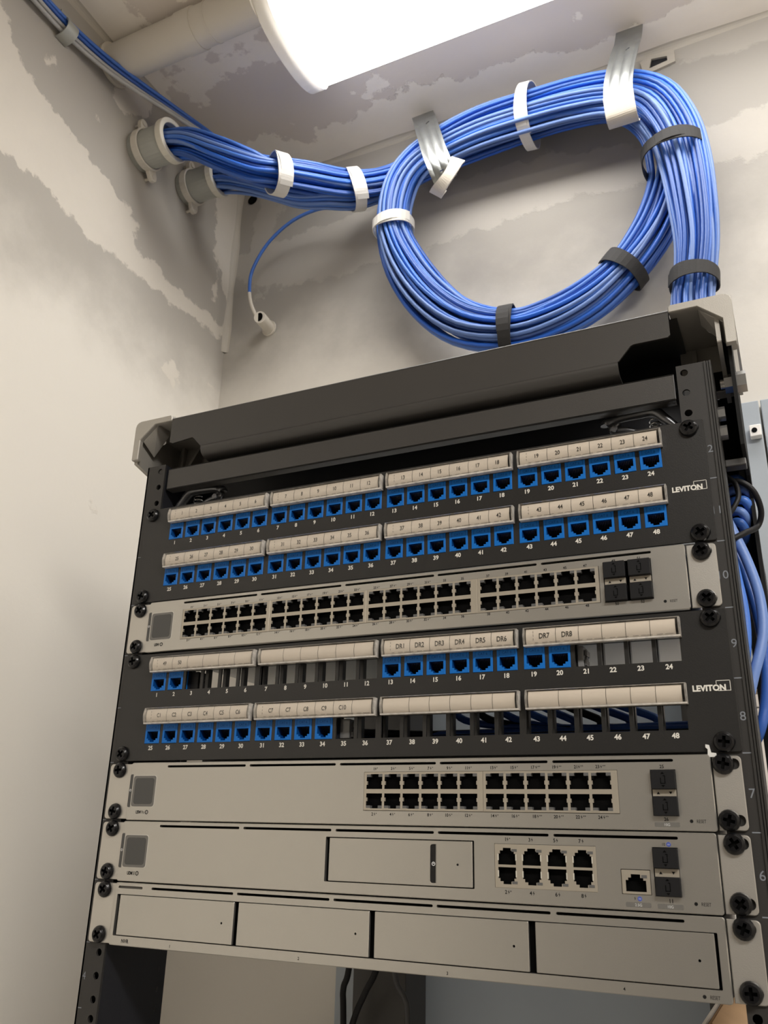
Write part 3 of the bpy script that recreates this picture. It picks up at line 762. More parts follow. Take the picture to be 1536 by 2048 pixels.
def device(name, label, cat, ztop, dx, dz, depth, slots, holes, name_txt, small_txt, ear_holes=((0, 0),)*4, screen=True):
    t = empty(name, label, cat, loc=(dx, 0, ztop+dz))
    fh = [rr(a, b, -4.45, -2.75, .8, 3) for a, b in slots]
    outer = rr(-221.3, 221.3, -44.05, -.35, 1.6, 3)
    hs = fh+list(holes)
    pass
    MB().plate(outer, hs, -3.6, -.3, 0, .45, 0).build('face_plate', SILVER, t)
    MB().box(-219.8, 219.8, 5, depth, -43.6, -.9).build('chassis', CHASSIS, t, bevel=.5)
    MB().box(-220.6, 220.6, -.25, 4.9, -43.7, -.7).build('face_backing', DARK, t)
    for sx in (-1, 1):
        a, b = sorted((sx*222.0, (239.8 if sx > 0 else -243.4)-dx)); sl = []
        for (zz) in (-6.35, -38.1):
            c_ = sx*232.5-dx
            e0, e1 = (c_-5, c_+(6.2 if dx > .1 else 4.8)) if sx > 0 else (c_-3, c_+3)
            sl.append(rr(e0, e1, zz-dz-3.2, zz-dz+3.2, 3, 4))
        cor = (0, 1, 1, 0) if sx > 0 else (1, 0, 0, 1)
        MB().plate(rr(a, b, -43.3, -1.2, 2.6, 4, cor), sl, -1.9, -.1, 0, .4).build('rack_ear', EARM, t)
        for zz in (-6.35, -38.1):
            screw(t, sx*232.5-dx-((2.8 if dx > 1 else 1.6) if sx > 0 else 0), zz-dz, -1.95)
    if screen:
        sc = MB(); sc.plate(rr(-217.6, -194.2, -34.2, -10.2, 2.2, 4), [], -3.75, -3.5, 0); sc.build('touch_screen_rim', mat('pale_screen_rim', (.62, .6, .55, 1), .4), t)
        s2 = MB(); s2.plate(rr(-217.2, -194.7, -33.8, -10.6, 2.0, 4), [], -3.95, -3.7, 0); s2.plate(rr(-215.2, -196.3, -32.0, -12.4, 2.2, 4), [], -4.0, -3.9, 1)
        s2.build('touch_screen', [SCREENB, SCREEN], t)
        e = MB(); e.plate(rr(-221.0, -218.3, -34.4, -9.4, 1.1, 3, (1, 0, 0, 1)), [], -3.7, -3.55, 1); put_ring(e, -219.6, -21.6, .65, 1.0, -3.74); put_poly(e, [(-220.1, -21.7), (-219.1, -21.7), (-219.6, -21.1)], -3.74); e.build('eject_bar', [WPRINT, SCREEN], t)
    if name_txt:
        p = MB(); put_text(p, name_txt[0], -211.6, -38.0, 2.3, -3.68, .04, .72, 'l')
        w0 = put_text(MB(), name_txt[0], 0, 0, 2.3, 0, .04, .72, 'l')
        x = -211.6+w0+.6
        if name_txt[1]:
            w1 = put_text(p, name_txt[1], x, -38.0, 2.3, -3.68, 0, .62, 'l'); x += w1+.5
        if name_txt[2]:
            put_ring(p, x+1.6, -38.0, 1.0, 1.6, -3.68); put_bolt(p, x+1.6, -38.0, 1.7, -3.69)
        p.build('model_mark', INK, t)
    # small print
    for (s_, x, z, hgt, kind) in small_txt:
        p = MB()
        if kind == 'badge':
            p.plate(rr(x-7.3, x+7.3, z-1.3, z+1.3, .6, 2), [], -3.72, -3.62, 0)
            put_text(p, s_, x, z, 1.5, -3.75, 0, 1, 'c', 1); p.build('speed_badge', [GREYB, WPRINT], t); continue
        if kind == 'reset':
            put_text(p, s_, x, z, hgt, -3.68, 0, .75, 'l'); p.plate(disc(x-3, z, 1.0), [], -3.7, -3.62); p.build('reset_mark', INK, t); continue
        if kind == 'dot':
            put_text(p, s_, x-1.2, z, hgt, -3.68, 0, .9, 'c'); p.plate(disc(x+1.6, z, 1.35), [], -3.7, -3.62, 1); put_text(p, 'GbE', x+1.6, z, .7, -3.72, 0, .8, 'c', 2)
            p.build('port_number', [INK, BLUEI, WPRINT], t); continue
        if kind == '':
            put_text(p, s_, x, z, hgt*1.35, -3.68, .018, .95, 'c')
        else:
            put_text(p, s_, x+.1, z, hgt*1.35, -3.68, .02, .95, 'r')
            put_bolt(p, x+1.2, z, hgt*1.9, -3.68)
            if len(kind) > 1: put_text(p, kind[1:], x+2.1, z+.5, hgt*.8, -3.68, .02, 1, 'l')
        p.build('port_number', INK, t)
    return t

SL = [(-184.9, -111.1), (-107.5, -33.6), (-30.2, 44.1), (47.0, 121.9), (125.0, 199.8)]
PW, PP_, PF = 12.2, 13.95, 2.0
def block_centres(x0, n=6): return [x0+PF+c*PP_+PW/2 for c in range(n)]

# 48-port switch
txt = []
blocks = [-184.7, -97.5, -11.0, 77.2]; w48 = 87.0
BX = [(-184.7, 86.9), (-97.6, 86.2), (-11.2, 89.0), (78.0, 86.4)]
k = 0
for (bx_, bw) in BX:
    for c in range(6):
        x = bx_+PF+c*PP_+PW/2
        up, dn = 2*k+1, 2*k+2; kd = '*+' if up < 32 else ''
        txt.append((str(up), x-.3, -8.2, 1.35, kd)); txt.append((str(dn), x-.3, -36.3, 1.35, '*+' if dn <= 32 else ''))
        k += 1
txt += [('49', 174.8, -6.9, 1.35, ''), ('51', 191.4, -6.9, 1.35, ''), ('50', 175.3, -36.8, 1.35, ''), ('52', 191.9, -36.8, 1.35, ''), ('RESET', 209.0, -38.0, 1.7, 'reset')]
sw48 = device('network_switch', 'silver 48-port network switch between the two black patch panels', 'network switch', -88.9, -.4, 0, 285, SL,
              [rect(-185, 164.8, -35.2, -9.5), rect(167.6, 199.2, -35.6, -7.8)], ('USW', '', True), txt)
sw48['group'] = 'silver rack network devices'
for (bx_, bw) in BX: ports_block(sw48, bx_, -9.6, 6, bw, 0, PP_, PF, PW)
for i, x in enumerate((168.0, 184.4)):
    sfp(sw48, x, -8.1); sfp(sw48, x+.2, -24.0); sfp_bridge(sw48, x, -19.4)

# 24-port switch
txt = []; k = 0
for bx_ in (-10.2, 77.6):
    for c in range(6):
        x = bx_+PF+c*PP_+PW/2; up, dn = 2*k+1, 2*k+2; kd = '*+' if up < 17 else '*++'
        txt.append((str(up), x-.6, -6.9, 1.45, kd)); txt.append((str(dn), x-.6, -37.0, 1.45, kd)); k += 1
txt += [('25', 192.8, -7.2, 1.45, ''), ('26', 192.9, -37.6, 1.45, ''), ('10G', 193.2, -40.6, 1.4, 'badge'), ('RESET', 210.2, -38.5, 1.9, 'reset')]
sw24 = device('network_switch', 'silver 24-port network switch just below the lower patch panel, blank on its left half', 'network switch', -222.25, 1.5, -.4, 300, SL,
              [rect(-10.4, 165.8, -34.9, -9.0), rect(185.6, 200.6, -35.8, -9.0)], ('USW', 'Pro', True), txt)
sw24['group'] = 'silver rack network devices'
for bx_, bw in ((-10.2, 87.8), (77.8, 87.8)): ports_block(sw24, bx_, -9.2, 6, bw, 0, PP_, PF, PW)
sfp(sw24, 186.0, -9.4); sfp(sw24, 186.2, -24.6); sfp_bridge(sw24, 186.0, -20.4)

# gateway with one drive bay
txt = []
for c in range(4):
    x = 94.4+c*16.05
    txt.append((str(2*c+1), x-.6, -6.6, 1.6, '*+' if c == 0 else '*')); txt.append((str(2*c+2), x-.6, -37.6, 1.6, '*+' if c == 0 else '*'))
txt += [('10', 192.6, -7.2, 1.6, 'dot'), ('11', 193.0, -37.9, 1.6, ''), ('9', 173.6, -37.6, 1.6, 'dot'), ('2.5G', 174.2, -40.9, 1.4, 'badge'), ('10G', 192.4, -41.0, 1.4, 'badge'), ('RESET', 209.6, -38.8, 1.9, 'reset')]
udm = device('network_gateway', 'silver gateway unit with a single drive bay and eight sockets, above the recorder', 'network gateway', -266.7, .2, -.4, 285, SL,
             [rr(-37.6, 72.3, -36.9, -8.0, .5, 2), rect(86.1, 150.9, -35.2, -9.3), rect(165.1, 182.4, -35.4, -21.6), rect(184.4, 199.2, -35.8, -8.9)], ('UDM', 'SE', True), txt)
udm['group'] = 'silver rack network devices'
def gateway_block():
    o = empty('port_block', loc=(86.3, -3.6, -9.5)); o.parent = udm
    holes = []; led = MB()
    for c in range(4):
        cx = 8.1+c*16.05
        for (zc, d) in ((-7.3, 1), (-18.6, -1)):
            sh = [(-5.8, -4.9), (5.8, -4.9), (5.8, 1.6), (4.6, 1.6), (4.6, 3.4), (2.6, 3.4), (2.6, 5.0), (-2.6, 5.0), (-2.6, 3.4), (-4.6, 3.4), (-4.6, 1.6), (-5.8, 1.6)]
            holes.append([(cx+a, zc+b*d) for a, b in sh])
            led.box(cx+3.1, cx+6.6, -.4, .2, zc+d*3.0-(1 if d < 0 else -.6)-.8, zc+d*3.0-(1 if d < 0 else -.6)+.8)
            for q in (-1, 1): led.box(cx+q*5.9-.35, cx+q*5.9+.35, -.5, .2, zc-1.6-d*.8, zc+2.2-d*.8, 1)
    MB().plate(rect(0, 64.5, -25.7, 0), holes, -.3, 11, 0, .15, 1).plate(rect(.1, 64.4, -25.6, -.1), [], 11, 12, 1).build('port_shield', [CREAMM, DARK], o)
    led.build('port_leds', [LED, mat('pale_port_spring', (.7, .68, .6, 1), .3, .4)], o)
gateway_block()
def single_port():
    o = empty('port_block', loc=(165.5, -3.6, -22.0)); o.parent = udm
    cx, zc = 8.2, -7.2
    sh = [(-5.9, -4.6), (5.9, -4.6), (5.9, 1.6), (4.4, 1.6), (4.4, 3.0), (2.7, 3.0), (2.7, 4.9), (-2.7, 4.9), (-2.7, 3.0), (-4.4, 3.0), (-4.4, 1.6), (-5.9, 1.6)]
    MB().plate(rect(0, 16.6, -13.2, 0), [[(cx+a, zc+b) for a, b in sh]], -.5, 11, 0, .2, 1).plate(rect(.1, 16.5, -13.1, -.1), [], 11, 12, 1).build('port_shield', [CREAMM, DARK], o)
    m_ = MB(); m_.box(cx+3.4, cx+6.6, -.6, 0, zc+2.9, zc+4.6); m_.build('port_leds', LED, o)
single_port()
sfp(udm, 184.8, -9.3); sfp(udm, 185.0, -25.2, 14.4, 10.4); sfp_bridge(udm, 184.8, -20.7)
# the gateway's drive door
dd = MB(); dd.plate(rr(-34.6, 71.0, -36.3, -8.6, .4, 2), [rr(41.6, 45.6, -34.5, -10.8, 1.6, 4, (1, 0, 0, 1))], -3.7, -1.5, 0, .25); dd.build('drive_door', SILVER, udm)
dl = MB(); dl.plate(rr(41.7, 45.5, -34.4, -10.9, 1.6, 4, (1, 0, 0, 1)), [], -3.3, -2, 0); put_ring(dl, 43.8, -22.9, .8, 1.3, -3.4, 18, 1); put_poly(dl, [(43.2, -22.9), (44.4, -22.9), (43.8, -22.2)], -3.4, 1)
dl.plate(disc(60.9, -22.9, .75), [], -3.78, -3.6, 0); dl.build('door_latch', [SCREWM, WPRINT], udm)
ds = MB(); ds.box(45.9, 46.1, -3.76, -3.7, -34.6, -10.7); ds.build('door_seam', GREYB, udm)

# recorder with four drive doors
bays = [(-218.0, -109.4), (-107.4, -1.2), (1.0, 107.6), (110.2, 216.2)]
bayhole = [rr(-218.2, 216.6, -37.4, -8.6, .5, 2)]
SLN = [(-218, -194.6), (-186, -111.7), (-108.4, -32.6), (-29.4, 43.7), (46.4, 121.4), (124.8, 199.5)]
nvr = device('network_recorder', 'silver video recorder with four blank drive doors, lowest unit in the rack', 'video recorder', -311.15, 0, -.5, 320, SLN, bayhole, None,
             [('NVR', -205.6, -40.6, 1.9, ''), ('1', -163.6, -41.2, 1.4, ''), ('2', -54.5, -41.2, 1.4, ''), ('3', 53.8, -41.6, 1.4, ''), ('4', 162.9, -41.0, 1.4, ''), ('RESET', 209.6, -41.2, 1.9, 'reset')], screen=False)
nvr['group'] = 'silver rack network devices'
for (a, b), hx in zip(bays, (-119.8, -11.7, 97.6, 205.8)):
    lft = 2.9 if a < -200 else 1.2
    d = MB(); d.plate(rr(a+lft, b-(.6 if b < 200 else 1.4), -36.8, -9.1, .4, 2), [disc(hx, -23.4, .8, 12)], -3.7, -1.4, 0, .25); d.build('drive_door', SILVER, nvr)
d = MB(); d.box(-217.5, -195, -2.6, -2.0, -4.2, -3.0); d.build('status_light_bar', GREYB, nvr)

# white plastic tab between lower patch panel and 24-port switch
tb_ = MB(); tb_.prism([(0, 0), (5, 0), (5, 2.2), (2.2, 2.6), (1.4, 7), (-.6, 7.4), (-.8, 5.6), (.4, 4.6)], 'y', -3.4, -2.2); 
tag(tb_.build('plastic_tab', mat('white_plastic', (.62, .62, .6, 1), .4), None, (221.5, 0, -224.6), bevel=.2), 'small white plastic tab sticking up by the lower patch panel bottom right screw', 'clip')

# ================================================================== CABLES
def catmull(P, sub):
    """interpolate tuples of any length"""
    out = []; n = len(P)
    for i in range(n-1):
        p0 = P[max(i-1, 0)]; p1 = P[i]; p2 = P[i+1]; p3 = P[min(i+2, n-1)]
        for k in range(sub):
            t = k/sub
            out.append(tuple(.5*((2*b)+(c-a)*t+(2*a-5*b+4*c-d)*t*t+(3*b-a-3*c+d)*t**3) for a, b, c, d in zip(p0, p1, p2, p3)))
    out.append(tuple(P[-1])); return out

def cable_obj(name, pts, r, m_, label, group, n=7, cat='cable'):
    mb = MB(1); mb.tube(pts, r, n); o = mb.build(name, m_); return tag(o, label, cat, group)

def strands(center, count, r, mats, label, group, seed, name='network_cable', sub=5, uv=None):
    """center: (x,y,z,a,b): a = half width across in the wall plane, b = half depth"""
    rnd = random.Random(seed); C = catmull(center, sub); N = len(C)
    P = [Vector(c[:3]) for c in C]; fr = []
    for i in range(N):
        t = (P[min(i+1, N-1)]-P[max(i-1, 0)]).normalized()
        nrm = Vector((0, 1, 0)).cross(t)
        if nrm.length < .2: nrm = Vector((0, 0, 1))
        nrm.normalize(); fr.append((nrm, t.cross(nrm).normalized()))
    objs = []
    for j in range(count):
        rad = math.sqrt((j+.5)/count); th = j*2.39996+rnd.uniform(-.2, .2)
        ph = [rnd.uniform(0, 2*PI) for _ in range(4)]; f1 = rnd.uniform(1.2, 2.6); f2 = rnd.uniform(1.0, 2.2)
        amp = .27; pts = []
        for i in range(N):
            s_ = i/(N-1)*6.0
            a = th+.55*math.sin(s_*.9+.3)+.12*math.sin(f2*s_+ph[2])
            u = rad*math.cos(a)+amp*math.sin(f1*s_+ph[0]); v = rad*math.sin(a)+amp*math.sin(f2*s_+ph[1])
            q = math.hypot(u, v)
            if q > 1: u /= q; v /= q
            nrm, bn = fr[i]; ka, kb = max(C[i][3]-r, .002), max(C[i][4]-r, .002)
            pts.append(P[i]+nrm*u*ka+bn*v*kb)
        m_ = mats[rnd.randrange(len(mats))]
        hue = {'blue_cable_jacket': 'mid-blue', 'bright_blue_cable_jacket': 'bright-blue', 'pale_dusty_blue_cable_jacket': 'pale dusty-blue', 'deep_blue_cable_jacket': 'deep-blue', 'grey_painted_cable': 'grey'}[m_.name]
        objs.append(cable_obj(name, pts, r, m_, hue+label, group))
    return objs

RC = .0029
LOOP = [(-.055, .362, .682, .036, .020), (.0353, .368, .694, .038, .018), (.1027, .366, .690, .038, .018), (.158, .366, .678, .038, .018), (.198, .366, .646, .038, .019), (.219, .367, .600, .036, .020),
        (.2215, .370, .5518, .034, .019), (.2165, .370, .5204, .031, .020), (.2017, .370, .4784, .030, .021), (.1801, .368, .4374, .029, .023), (.1498, .366, .3997, .027, .025),
        (.1047, .362, .3649, .031, .025), (.0535, .358, .3448, .031, .025), (.0016, .355, .3413, .030, .025), (-.0581, .350, .3643, .033, .024), (-.1063, .348, .4138, .034, .024),
        (-.1435, .345, .4804, .032, .024), (-.1621, .340, .5476, .0265, .024), (-.1532, .335, .6079, .029, .021), (-.1269, .332, .6445, .031, .017), (-.0862, .333, .6640, .034, .0155), (-.0253, .329, .6700, .036, .0165), (.0453, .327, .6660, .035, .0175),
        (.1099, .329, .6640, .036, .0165), (.1620, .330, .6530, .036, .0155), (.2040, .328, .6200, .036, .018), (.2270, .330, .5693, .034, .019), (.2361, .330, .5131, .032, .020),
        (.2392, .330, .4495, .029, .022), (.2385, .330, .3912, .026, .024), (.2309, .330, .3372, .0245, .024), (.2255, .330, .3046, .025, .024), (.2235, .310, .2200, .025, .022), (.225, .250, .150, .024, .020), (.232, .200, .09, .024, .018), (.236, .18, .0, .018, .016), (.236, .16, -.10, .014, .014)]
IN1 = [(-.520, .157, .650, .023, .023), (-.470, .157, .650, .023, .023), (-.430, .160, .645, .023, .023), (-.396, .163, .634, .024, .023), (-.354, .175, .610, .026, .023), (-.325, .195, .599, .026, .022), (-.299, .220, .597, .023, .020), (-.263, .268, .611, .024, .020),
       (-.221, .318, .627, .024, .019), (-.167, .350, .648, .026, .019), (-.110, .362, .672, .031, .019)]
IN2 = [(-.520, .262, .668, .022, .022), (-.470, .262, .667, .022, .022), (-.418, .262, .663, .022, .022), (-.367, .265, .641, .020, .018), (-.320, .270, .613, .017, .017), (-.290, .285, .603, .017, .016), (-.255, .305, .606, .018, .017), (-.221, .335, .618, .020, .016), (-.167, .355, .645, .024, .018), (-.110, .364, .672, .031, .018)]
LBL = ' network cable in the thick bundle tied into the big loop on the wall'
GRP = 'network cables in the tied loop bundle'
strands(IN1+LOOP, 42, RC, [CAB, CAB, CAB, CABD, CAB2, CAB3], LBL, GRP, 11, sub=4)
strands(IN2+LOOP, 24, RC, [CAB, CAB, CABD, CAB3, CAB3], LBL, GRP, 12, sub=4)

# thin run along the wall / ceiling corner
RUN = [(-.481, -.110, .708, .009, .006), (-.481, -.0658, .7093, .009, .006), (-.481, -.0081, .7105, .008, .006), (-.475, .0479, .7127, .009, .006), (-.460, .092, .7092, .009, .007), (-.440, .1443, .7065, .009, .007), (-.410, .1901, .6903, .009, .007),
       (-.370, .205, .6542, .009, .007), (-.320, .215, .6230, .009, .008), (-.270, .262, .632, .008, .006), (-.221, .318, .645, .008, .006), (-.167, .350, .665, .01, .008), (-.110, .360, .69, .01, .008)]
for k, (m_, lb) in enumerate(((CAB, 'blue cable running along the ceiling corner through the clip'), (CABD, 'blue cable running along the ceiling corner through the clip'), (CABG, 'grey cable running along the ceiling corner beside the blue ones'), (CABG, 'grey cable running along the ceiling corner beside the blue ones'))):
    C = catmull(RUN, 5); a = k*1.6+.4
    # offsets: side by side down the wall face
    off = (k-1.5)*.0062
    pts = [Vector(c[:3])+Vector((.002*math.sin(i*.15+k)+.003, .0015*math.cos(i*.2+k), -off*(1 if i < 30 else max(.35, 1-(i-30)*.02)))) for i, c in enumerate(C)]
    cable_obj('corner_cable', pts, .0029, m_, lb, 'blue cables along the ceiling corner' if k < 2 else 'grey cables along the ceiling corner')
# single cable drooping to the stub
DROP = [(-.17, .362, .640), (-.2246, .345, .622), (-.2591, .350, .6270), (-.3047, .352, .6360), (-.3513, .355, .6300), (-.3944, .360, .6060), (-.4186, .360, .5635), (-.4207, .360, .5263), (-.4142, .360, .4966), (-.402, .362, .470)]
D_ = catmull(DROP, 6)
cd = empty('drooping_cable', 'single blue cable drooping from the bundle to a small pipe stub', 'cable')
MB(1).tube(D_[:44], .0027, 8).build('cable_jacket', CAB, cd); MB(1).tube(D_[43:], .0028, 8).build('painted_end', PIPEW, cd)
tag(MB().tube([(-393, 355, 466), (-398, 378, 470), (-404, 399.5, 474)], 9.5, 16).cyl((-393.2, 354.6, 465.9), (-.2, -.97, -.15), 6.8, .6, 14, 1).cyl((-403.6, 399, 474), (-.1, -1, -.1), 13, 3, 14).build('pipe_stub', [PIPEW, DARK]),
    'short painted pipe stub in the wall where the single drooping cable ends', 'pipe')

# cables bulging out beside the right-hand rail
SIDE = [([(.232, .10, .0), (.243, .06, -.045), (.248, .055, -.062), (.256, .055, -.089), (.2605, .055, -.115), (.2595, .052, -.141), (.251, .048, -.168), (.240, .05, -.195), (.22, .09, -.20)], 'outermost light-blue cable bulging beside the right rail, by the number 10', CAB3, .0036),
        ([(.228, .10, -.02), (.246, .07, -.07), (.2535, .07, -.10), (.2575, .07, -.13), (.258, .07, -.16), (.2545, .07, -.185), (.248, .07, -.205), (.235, .09, -.22)], 'deep-blue cable curving behind the outermost one beside the right rail', CABD, .0034),
        ([(.235, .10, -.05), (.245, .05, -.080), (.2485, .045, -.105), (.2500, .045, -.130), (.2475, .045, -.155), (.240, .05, -.175), (.225, .09, -.19)], 'inner blue cable hugging the right rail beside the number 9', CAB, .0034)]
for pts, lb, m_, r_ in SIDE: cable_obj('patch_lead', [Vector(p) for p in catmull([tuple(p) for p in pts], 6)], r_, m_, lb, 'blue cables bulging beside the right rail', 10)
for k in range(5):
    z0 = -.020-.0085*k; x1 = (.2595, .2625, .261, .258, .2565)[k]
    pts = catmull([(.236, .12, z0+.006), (.246, .085, z0+.004), (x1-.003, .075, z0+.002), (x1, .082, z0-.004), (x1-.004, .092, z0-.009), (.242, .11, z0-.011)], 6)
    cable_obj('cable_bend', [Vector(p) for p in pts], .0034, (CAB, CAB3, CAB, CAB3, CAB)[k], 'blue cable end bending tightly behind the right rail near the number 1', 'tight blue cable bends at the right rail', 9)
sk = MB(1); sk.tube([Vector(p) for p in catmull([(.249, .052, -.028), (.258, .050, -.030), (.2660, .052, -.038), (.2690, .060, -.050), (.2655, .064, -.060), (.257, .055, -.067), (.249, .050, -.072)], 6)], .0022, 8)
sk.tube([Vector(p) for p in catmull([(.249, .050, -.024), (.2545, .046, -.032), (.2560, .044, -.043), (.252, .042, -.052), (.247, .042, -.058)], 6)], .0019, 8)
tag(sk.build('black_cable_tie', CABK), 'black strap looped round the blue cables beside the right rail', 'strap')
# leads behind the lower patch panel, blue jackets darkened to paint the shade
for k in range(8):
    x0 = port_x(12+k)*MM; z0 = -.1576
    pts = catmull([(x0, .016, z0), (x0+.004, .045, z0-.002), (x0+.014, .080, z0-.018), (x0+.030+.002*k, .092, z0-.030), (max(x0+.05, .12), .090, -.1945), (.226, .085, -.1945)], 5)
    cable_obj('rear_lead', [Vector(p) for p in pts], .003, (CABD, CABK, CABD, CAB)[k % 4], 'dark lead sweeping right behind the empty lower openings', 'leads behind the lower patch panel', 7)
for k in range(10):
    x0 = port_x(k)*MM; z0 = -.2002
    pts = catmull([(x0, .016, z0), (x0+.006, .045, z0+.002), (x0+.035, .082, z0+.004), (x0+.07, .088, z0+.003), (.10, .086, -.1965-.0008*k), (.222, .080, -.198-.0008*k)], 5)
    cable_obj('rear_lead', [Vector(p) for p in pts], .003, (CABD, CABK)[k % 2], 'dark lead sweeping right behind the empty lower openings', 'leads behind the lower patch panel', 7)
# black power leads hanging below
for pts, lb in (([(-.165, .30, -.33), (-.172, .30, -.400), (-.1775, .30, -.419), (-.176, .30, -.449), (-.170, .30, -.60)], 'leftmost black power lead hanging under the recorder'),
                ([(-.130, .30, -.33), (-.139, .30, -.392), (-.153, .30, -.420), (-.168, .305, -.448), (-.19, .305, -.52)], 'black power lead slanting across the leftmost one under the recorder')):
    cable_obj('power_lead', [Vector(p) for p in catmull(pts, 6)], .0032, CABK, lb, 'black power leads under the recorder', 9)
cable_obj('power_lead', [Vector(p) for p in catmull([(-.118, .28, -.33), (-.111, .28, -.399), (-.101, .28, -.417), (-.097, .28, -.438), (-.095, .28, -.55)], 6)], .0028, mat('dark_grey_cable', (.05, .05, .052, 1), .4, 0, .3, 300, .3, 90),
          'dark-grey cable hanging in front of the black upright under the recorder', 'black power leads under the recorder', 9)

# ================================================================== STRAPS ON THE BUNDLES
def hook_strap(c, t, a, b, w_, m_, label, group, tail=0., th=.0014):
    """a band round a bundle: centre c, bundle direction t, half widths a (in wall plane) and b (depth)"""
    c = Vector(c); t = Vector(t).normalized(); nrm = Vector((0, 1, 0)).cross(t).normalized(); bn = t.cross(nrm).normalized()
    n = 44; mb = MB(1); vs = []
    for k in range(n):
        an = 2*PI*k/n; ca, sa = math.cos(an), math.sin(an)
        e = .85
        u = math.copysign(abs(ca)**e, ca); v = math.copysign(abs(sa)**e, sa)
        skew = t*(.0016*math.sin(an*2+1))
        for (rr_, tt) in ((0, -w_/2), (th, -w_/2), (th, w_/2), (0, w_/2)):
            vs.append(c+nrm*u*(a+rr_)+bn*v*(b+rr_)+t*tt+skew)
    fs = []
    for k in range(n):
        k2 = (k+1) % n
        for q in range(4): fs.append((k*4+q, k*4+(q+1) % 4, k2*4+(q+1) % 4, k2*4+q))
    mb.add(vs, fs, 0, False)
    if tail:
        vs = []
        for k in range(9):
            an = -PI*.5+tail*(k/8-.35)*1.9; ca, sa = math.cos(an), math.sin(an)
            for (rr_, tt) in ((th*1.1, -w_/2), (th*2.2, -w_/2), (th*2.2, w_/2), (th*1.1, w_/2)):
                vs.append(c+nrm*ca*(a+rr_)+bn*sa*(b+rr_)*(-1 if bn.y < 0 else 1)+t*(tt+.0035*(k/8)))
        fs = [(0, 1, 2, 3), (35, 34, 33, 32)]
        for k in range(8):
            for q in range(4): fs.append((k*4+q, k*4+(q+1) % 4, (k+1)*4+(q+1) % 4, (k+1)*4+q))
        mb.add(vs, fs, 0, False)
    return tag(mb.build('hook_strap', m_), label, 'strap', group)
GW = 'white hook-and-loop straps'; GK = 'black hook-and-loop straps'
hook_strap((-.292, .228, .599), (.55, .80, .15), .031, .0245, .019, VELW, 'white strap nearest the two wall conduits on the cable bundle', GW, 1)
hook_strap((-.221, .325, .625), (.80, .55, .30), .033, .026, .017, VELW, 'white strap on the bundle just left of the loop', GW, 1)
hook_strap((.0415, .346, .677), (1, 0, -.12), .043, .039, .015, VELW, 'white strap on the bundle between the two metal straps', GW, 1)
hook_strap((-.1621, .340, .5476), (.0, -.04, 1), .0285, .0262, .015, VELW, 'white strap round the left side of the cable loop', GW, 1)
hook_strap((.2245, .3465, .533), (-.03, 0, 1), .0385, .043, .015, VELK, 'black strap where the loop and the dropping bundle part', GK, 1)
hook_strap((.1498, .366, .3997), (-.66, 0, -.72), .0295, .0275, .0165, VELK, 'black strap on the lower right curve of the loop', GK, 1)
hook_strap((.0016, .355, .3413), (-1, 0, .05), .0325, .0275, .0165, VELK, 'black strap at the bottom of the loop above the beam', GK, 1)
hook_strap((.2309, .330, .3372), (-.10, 0, -1), .0265, .0262, .0165, VELK, 'black strap on the dropping bundle just above the right corner', GK, 1)

# metal support straps
def metal_strap(pts, w_, label, n_rib=3):
    P = [Vector(p) for p in catmull(pts, 8)]; N = len(P); mb = MB(1); K = 13
    top = []; bot = []
    # straight-edged band: across direction fixed
    for i, p in enumerate(P):
        t = (P[min(i+1, N-1)]-P[max(i-1, 0)]).normalized(); ax = Vector((1, 0, 0)); ax = (ax-t*ax.dot(t)).normalized(); nr = t.cross(ax).normalized()
        if nr.y > 0: nr = -nr
        f = i/(N-1); ribamp = .0022*max(0, min(1, (f-.18)*8))
        row = []
        for k in range(K):
            q = k/(K-1)-.5
            hgt = ribamp*(abs(math.sin(q*3*PI)))
            row.append(p+ax*q*w_+nr*hgt)
        top.append(row); bot.append([r_-nr*.0014 for r_ in row])
    vs = [v for r_ in top for v in r_]+[v for r_ in bot for v in r_]; o_ = N*K
    holes = set()
    for (f, ks) in ((.30, (6,)), (.83, (5,)), (.90, (5,))):
        holes |= {(int(f*(N-1)), k) for k in ks}; holes |= {(int(f*(N-1)), k+1) for k in ks}
    fs = []
    for i in range(N-1):
        for k in range(K-1):
            if (i, k) in holes: 
                a, b, c, d = i*K+k, i*K+k+1, (i+1)*K+k+1, (i+1)*K+k
                for e in ((a, b), (b, c), (c, d), (d, a)): fs.append((e[0], e[1], e[1]+o_, e[0]+o_))
                continue
            fs.append((i*K+k, i*K+k+1, (i+1)*K+k+1, (i+1)*K+k)); fs.append((o_+i*K+k, o_+(i+1)*K+k, o_+(i+1)*K+k+1, o_+i*K+k+1))
    for i in range(N-1):
        fs.append((i*K, (i+1)*K, o_+(i+1)*K, o_+i*K)); fs.append((i*K+K-1, o_+i*K+K-1, o_+(i+1)*K+K-1, (i+1)*K+K-1))
    for k in range(K-1):
        fs.append((k, o_+k, o_+k+1, k+1)); fs.append(((N-1)*K+k, (N-1)*K+k+1, o_+(N-1)*K+k+1, o_+(N-1)*K+k))
    mb.add(vs, fs, 0, True)
    me_ = mb.mesh('metal_strap', [ZINC]); 
    o = bpy.data.objects.new('metal_strap', me_); COL.objects.link(o)
    md = o.modifiers.new('es', 'EDGE_SPLIT'); md.split_angle = .6
    return tag(o, label, 'bracket', 'galvanised cable support straps')
metal_strap([(-.131, .368, .7735), (-.116, .340, .733), (-.103, .316, .695), (-.089, .297, .650), (-.077, .286, .608), (-.069, .283, .583), (-.065, .287, .568), (-.063, .296, .560)], .034,
            'galvanised metal strap holding the bundle at the left end of the loop')
